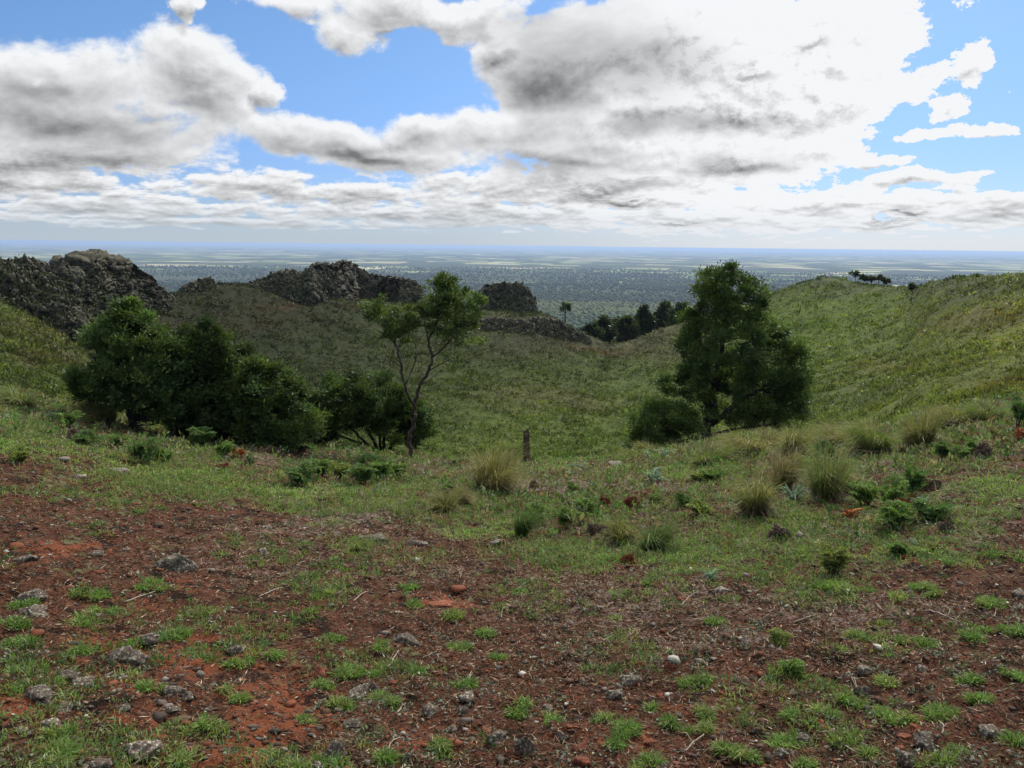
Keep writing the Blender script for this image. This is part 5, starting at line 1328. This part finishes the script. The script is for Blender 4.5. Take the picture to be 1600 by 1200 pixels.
    rocks = [
        (272, 878, 56, 48, 'biggest tilted grey rock with pale lichen, on the left below the green turf', M_ROCK, 1.1), (262, 902, 26, 16, 'small reddish stone leaning below the biggest tilted rock', RR, 1.1), (200, 1022, 66, 34, 'domed rock furred with moss and lichen, left of the red earth', M_ROCK, .9), (228, 994, 34, 18, 'low pinkish grey stone just above the domed mossy rock', M_ROCK, 1.1),
        (220, 1168, 54, 30, 'pale lichened stone near the lower left edge of the red earth', M_ROCK, 1.6), (152, 1196, 42, 18, 'stone cut by the bottom edge, left of the pale lichened one', M_ROCK, 1.0), (64, 1084, 56, 22, 'flat grey slab in the soil at the far left', M_ROCK, .95), (104, 1052, 38, 20, 'dark lichened stone above the flat grey slab', M_ROCK, .8), (130, 1062, 30, 22, 'pale knobbly stone right of the dark one above the slab', M_ROCK, 1.2), (102, 1104, 28, 20, 'brownish stone right below the flat grey slab', M_ROCK, .9),
        (82, 1130, 30, 24, 'pale crusty stone below the flat grey slab', M_ROCK, 1.3), (272, 1076, 34, 22, 'grey stone with a pink top, right of the domed mossy rock', M_ROCK, 1.0), (292, 1086, 20, 16, 'small pale stone against the pink-topped one', M_ROCK, 1.3), (190, 1104, 24, 16, 'lone lichened stone on the red earth at the left', M_ROCK, 1.1), (284, 1128, 14, 12, 'little orange pebble stone on the red earth', RR, 1.4), (272, 1108, 26, 14, 'mottled stone between the pink-topped one and the orange pebble', M_ROCK, 1.1),
        (55, 930, 40, 20, 'grey lichened stone among grass tufts at the left edge', M_ROCK, 1.2), (52, 955, 36, 18, 'pale green-crusted stone below the left edge tufts', M_ROCK, 1.3), (365, 1012, 30, 16, 'pale pitted stone right of the red earth', M_ROCK, 1.2), (192, 1190, 16, 12, 'pinkish pebble stone at the bottom, by the pale lichened one', RR, 1.2),
        (497, 1050, 32, 26, 'red-brown broken rock with a pale rim, above the lower left tufts', RR, 1.3), (560, 1078, 40, 26, 'pinkish grey rock pile below the broad grass tuft, left of centre', M_ROCK, 1.1), (586, 1072, 24, 20, 'grey rock right beside the pinkish pile', M_ROCK, 1.0), (614, 1064, 24, 12, 'flat dark red stone right of the rock pile', RR, .9), (552, 1130, 40, 18, 'dark hollowed stone with a pale edge, below the rock pile', M_ROCK, .75),
        (520, 1168, 40, 36, 'crumbled grey and red rock at the bottom, left of centre', M_ROCK, .95), (636, 996, 44, 26, 'brownish rock above centre of the bare soil', M_ROCK, .9), (672, 1108, 28, 22, 'pale lichened stone right of the dark hollowed one', M_ROCK, 1.4), (730, 1085, 34, 18, 'grey-white stone in the middle of the bare soil', M_ROCK, 1.3), (724, 1108, 22, 20, 'pink and grey stone below the grey-white one', M_ROCK, 1.1), (706, 1136, 26, 18, 'crusted pale stone below the pink and grey one', M_ROCK, 1.3),
        (622, 956, 16, 12, 'small whitish stone beside a grass tuft above centre', M_ROCK, 1.9), (690, 942, 40, 10, 'flat bright red clod of stone above centre', RR, 1.5), (636, 1180, 24, 12, 'small brown stone at the bottom near the centre', M_ROCK, .9), (495, 1194, 22, 14, 'whitish stone on the bottom edge, left of centre', M_ROCK, 1.7), (775, 1150, 40, 24, 'grey lichen-furred rock low in the centre', M_ROCK, 1.0), (735, 1160, 26, 14, 'reddish stone left of the lichen-furred rock', RR, 1.1),
        (985, 1056, 46, 30, 'rounded pale rock, the upper of two, right of centre on the soil', M_ROCK, 1.2), (962, 1080, 34, 26, 'tan-edged rock, the lower of two, right of centre on the soil', M_ROCK, 1.3), (910, 1063, 16, 14, 'small pinkish round stone left of the two pale rocks', M_ROCK, 1.5), (858, 1106, 26, 16, 'pinkish grey stone by the big tuft near the centre bottom', M_ROCK, 1.2), (876, 1148, 24, 18, 'rough tan stone below the pinkish grey one', M_ROCK, 1.1), (818, 1160, 40, 40, 'long mossy slab tilting up at the bottom, near the centre', M_ROCK, .95), (908, 1188, 30, 18, 'deep red stone on the bottom edge, right of centre', RR, 1.2), (905, 1166, 28, 16, 'faded reddish stone above the deep red one', RR, 1.0), (1014, 1156, 22, 16, 'orange and white stone among the right-hand tufts', RR, 1.4),
        (1000, 1036, 18, 12, 'orange-topped stone behind the rounded pale rock', RR, 1.3), (1050, 1038, 22, 14, 'dull red stone right of the orange-topped one', RR, 1.0), (1060, 1083, 10, 8, 'tiny tan round stone right of the two pale rocks', M_ROCK, 1.4), (1114, 1107, 10, 9, 'tiny white round stone on a grass tuft', M_ROCK, 2.3), (1152, 1060, 18, 14, 'little pink stone at the left of the dark sprawling fern', M_ROCK, 1.2),
        (1350, 1048, 26, 18, 'grey bent stone left of a bright tuft on the right', M_ROCK, 1.2), (1324, 1052, 14, 12, 'white chip of stone left of the grey bent one', M_ROCK, 2.2), (1360, 1034, 12, 6, 'flat white chip of stone above the grey bent one', M_ROCK, 2.3), (1440, 1042, 20, 18, 'pinkish stone at the mouth of a small burrow on the right', M_ROCK, 1.5), (1281, 1130, 16, 14, 'bright rust stone left of the dark tuft on the right', RR, 1.5), (1300, 1142, 12, 14, 'pale standing chip right of the bright rust stone', M_ROCK, 1.7), (1255, 1152, 30, 24, 'grey rounded rock behind a tuft at the lower right', M_ROCK, 1.0), (1225, 1172, 36, 20, 'broad pale rock half hidden by tufts at the lower right', M_ROCK, 1.1),
        (1428, 1134, 14, 10, 'orange-white chip between the two right-hand tufts', RR, 1.7), (1414, 1150, 22, 8, 'flat red stone below the orange-white chip', RR, 1.5), (1450, 1160, 50, 20, 'dark overhanging ledge of rock at the lower right', M_ROCK, .7), (1418, 1184, 28, 22, 'furry grey rounded rock under the dark ledge', M_ROCK, 1.2), (1543, 1140, 30, 22, 'pinkish grey rock left of the lower right corner tuft', M_ROCK, 1.1), (1592, 925, 26, 14, 'grey stone at the right edge of the bare soil', M_ROCK, 1.2), (1540, 934, 10, 8, 'white chip on a tuft near the right edge', M_ROCK, 2.2), (1252, 934, 9, 7, 'white chip on the soil below the leafy fern', M_ROCK, 2.2),
        (1366, 1096, 14, 10, 'small blue-grey stone below the bright tuft on the right', M_ROCK, 1.1), (1350, 1078, 30, 22, 'dark crumbly stone in the hollow below the grey bent one', M_ROCK, .6), (1180, 1140, 20, 14, 'dull brown stone left of the broad pale rock', M_ROCK, .8),
        (580, 838, 50, 18, 'wide lichened rock sunk in the soil below the turf, left of centre', M_ROCK, 1.0), (775, 846, 20, 12, 'pale pink stone in front of the rush tuft', M_ROCK, 1.4), (786, 846, 14, 12, 'orange stone touching the pale pink one', RR, 1.6), (418, 822, 20, 8, 'flat pinkish stone at the upper edge of the left bare soil', M_ROCK, 1.4), (410, 860, 22, 14, 'whitish lichened stone on the left bare soil', M_ROCK, 1.6), (645, 845, 30, 14, 'brown stone right of the wide sunken rock', M_ROCK, .9), (662, 848, 14, 8, 'small pale slab right of the brown stone', M_ROCK, 1.7),
        (1130, 922, 32, 12, 'pale green lichened stone at the foot of the spindly thistle', M_ROCK, 1.7), (1070, 935, 24, 10, 'reddish stone left of the green lichened one', RR, 1.0), (150, 862, 24, 12, 'rough grey stone among the left tufts, under the turf', M_ROCK, 1.1), (42, 870, 30, 16, 'crusty grey stone high on the left bare soil', M_ROCK, 1.2), (1160, 852, 26, 8, 'thin dark stone in the middle turf', M_ROCK, .8),
        (190, 732, 30, 12, 'pale lichened stone in the grass in front of the leftmost tree', M_ROCK, 1.5), (122, 745, 22, 10, 'white crusted stone in the grass at the left', M_ROCK, 1.6), (962, 724, 26, 9, 'pale stone on the lip left of the thistle stalks', M_ROCK, 1.6), (930, 725, 16, 7, 'second pale stone on the lip, nearer the wooden post', M_ROCK, 1.5),
    ]
    for (x, y, w, h, lb, mt_, tone) in rocks:
        stone(x, y, w, h, lb, mt_, tone=tone, icos=ICO4 if w > 30 else ICO3)
    o = stone(1297, 541, 6, 5, 'tiny white boulder alone on the right-hand green hillside', M_ROCK, tone=3.0, icos=ICO2); del o['group']

    def stick(pts, r, label, name='stick', colr=(.30, .25, .20), cat='stick'):
        P3 = []
        for i, (x, y) in enumerate(pts):
            c, d = ground_at(x, y, 2.0, 40); P3.append(c + np.array([0, 0, r * .8 + (.012 if 0 < i < len(pts) - 1 else 0.004)]))
        a = Acc(); cur = catmull(P3, 14); cur[1:-1] += rg.normal(size=(12, 3)) * r * .35
        a.tube(cur, np.linspace(r, r * .5, 14), 6, np.array(colr))
        k_ = 2; i = rg.integers(4, 11, k_)
        for j in (i if r < .02 else []):
            e = cur[j] + unit((cur[j + 1] - cur[j])[None])[0] * r * 7 + np.append(rg.normal(size=2) * r * 5, r * 3); a.tube([cur[j], (cur[j] + e) / 2, e], [r * .5, r * .4, r * .2], 5, np.array(colr))
        return tag(a.build(name, M_DRY, smooth=True, loc=P3[0]), label, cat, 'dry sticks on the soil')
    sticks = [([(194, 943), (232, 932), (273, 915)], .006, 'long straight tan stick on the left soil, below the biggest tilted rock'), ([(553, 941), (566, 931), (581, 924)], .005, 'thin pale twig on the soil above centre, left'), ([(606, 1046), (616, 1032), (623, 1019)], .005, 'pale twig standing up beside the broad grass tuft'), ([(621, 1116), (628, 1108), (634, 1102)], .005, 'short white twig below the flat dark red stone'),
              ([(606, 1174), (614, 1162), (629, 1154)], .004, 'curved grey twig at the bottom near the centre'), ([(1424, 955), (1462, 962), (1500, 976)], .007, 'long brown bent stick on the right soil'), ([(1060, 1192), (1080, 1168), (1100, 1150)], .005, 'long thin twig slanting up at the bottom, right of centre'), ([(1332, 1088), (1338, 1080), (1337, 1072)], .005, 'white hooked twig near the bright rust stone'),
              ([(1064, 948), (1078, 936), (1090, 926)], .005, 'tan twig by the green lichened stone'), ([(800, 928), (818, 916), (836, 904)], .006, 'brown twig below the middle turf'), ([(783, 968), (786, 955), (798, 948)], .005, 'forked pale twig left of the centre tufts'), ([(660, 1030), (672, 1026), (682, 1020)], .004, 'white crooked twig in the middle of the soil'), ([(1472, 1150), (1474, 1142), (1472, 1132)], .004, 'pale twig standing over the dark ledge'),
              ([(1240, 975), (1262, 968), (1276, 962)], .005, 'grey twig right of the yellowish fern'), ([(405, 934), (428, 926), (452, 918)], .006, 'faded brown stick above the red earth'), ([(1320, 1168), (1328, 1176), (1336, 1180)], .004, 'dark twig at the lower right between two tufts')]
    for (p_, r, lb) in sticks: stick(p_, r, lb)
    stick([(1318, 809), (1336, 803), (1357, 796)], .022, 'rust-coloured slab of fallen bark in the turf left of the thicket', 'fallen_bark', (.30, .10, .035), 'bark')

    # the weathered post on the lip
    c = pix_point(821, 716, 17.0); c[2] = height(c[0], c[1]); d = 17.0; s = d / F_PX
    pr = empty('wooden_post', c, 'weathered leaning wooden post standing alone on the crater lip', 'post')
    a = Acc(); hh = (EYE + 17.0 * math.tan(pix_azel(821, 672)[1])) - c[2]
    n_v, n_s = 14, 12
    V = []
    for i in range(n_v):
        t = i / (n_v - 1)
        for j in range(n_s):
            th = 2 * math.pi * j / n_s; r = (5.6 - 1.0 * t) * s * (1 + .18 * math.sin(3 * th + 2.0 * t) + .10 * math.sin(7 * th)) * (1 + .10 * rg.normal() * (1 if i < n_v - 1 else 2))
            V.append([math.cos(th) * r + t * 1.5 * s + .8 * s * math.sin(t * 5), math.sin(th) * r, t * hh * (1 + (.05 * math.cos(th + .7) if i > n_v - 3 else 0)) - .12 * (1 - t)])
    V.append([1.5 * s, 0, hh * .985])
    i = np.arange(n_v - 1)[:, None] * n_s; j = np.arange(n_s)[None, :]; j2 = (j + 1) % n_s
    top = (n_v - 1) * n_s
    a.add(np.array(V), quads=np.stack([i + j, i + j2, i + n_s + j2, i + n_s + j], -1).reshape(-1, 4), tris=np.stack([top + j[0], top + j2[0], j[0] * 0 + n_v * n_s], -1), tint=(1.5, 1.3, 1.15))
    a.build('shaft', M_BARK, pr, smooth=True)
    w_ = Acc(); w_.tube([np.array([-2 * s, 0, hh * .95]), np.array([-5 * s, -.01, hh * .985]), np.array([-9 * s, -.01, hh * .975])], [1.3 * s, 1.0 * s, .4 * s], 6, (1.4, 1.1, .9))
    w_.build('splinter', M_BARK, pr, smooth=True)

# ------------------------------------------------------------------ air
if not SKY_ONLY:
    hv = np.array([[x, y, z] for z in (-203.0, 3.2) for (x, y) in ((-89000, -89000), (89000, -89000), (89000, 89000), (-89000, 89000))])
    hm, ht, hout = new_mat('haze_air')
    vol = ht.node('ShaderNodeVolumePrincipled'); vol.inputs['Color'].default_value = (0.42, 0.57, 0.82, 1); vol.inputs['Density'].default_value = 5.0e-5; vol.inputs['Anisotropy'].default_value = 0.2
    ht.set(hout.inputs['Volume'], vol.outputs[0])
    hz_o = raw_mesh('haze', hv, [np.array([[3, 2, 1, 0], [4, 5, 6, 7], [0, 1, 5, 4], [1, 2, 6, 5], [2, 3, 7, 6], [3, 0, 4, 7]])], hm)
    tag(hz_o, kind='stuff')
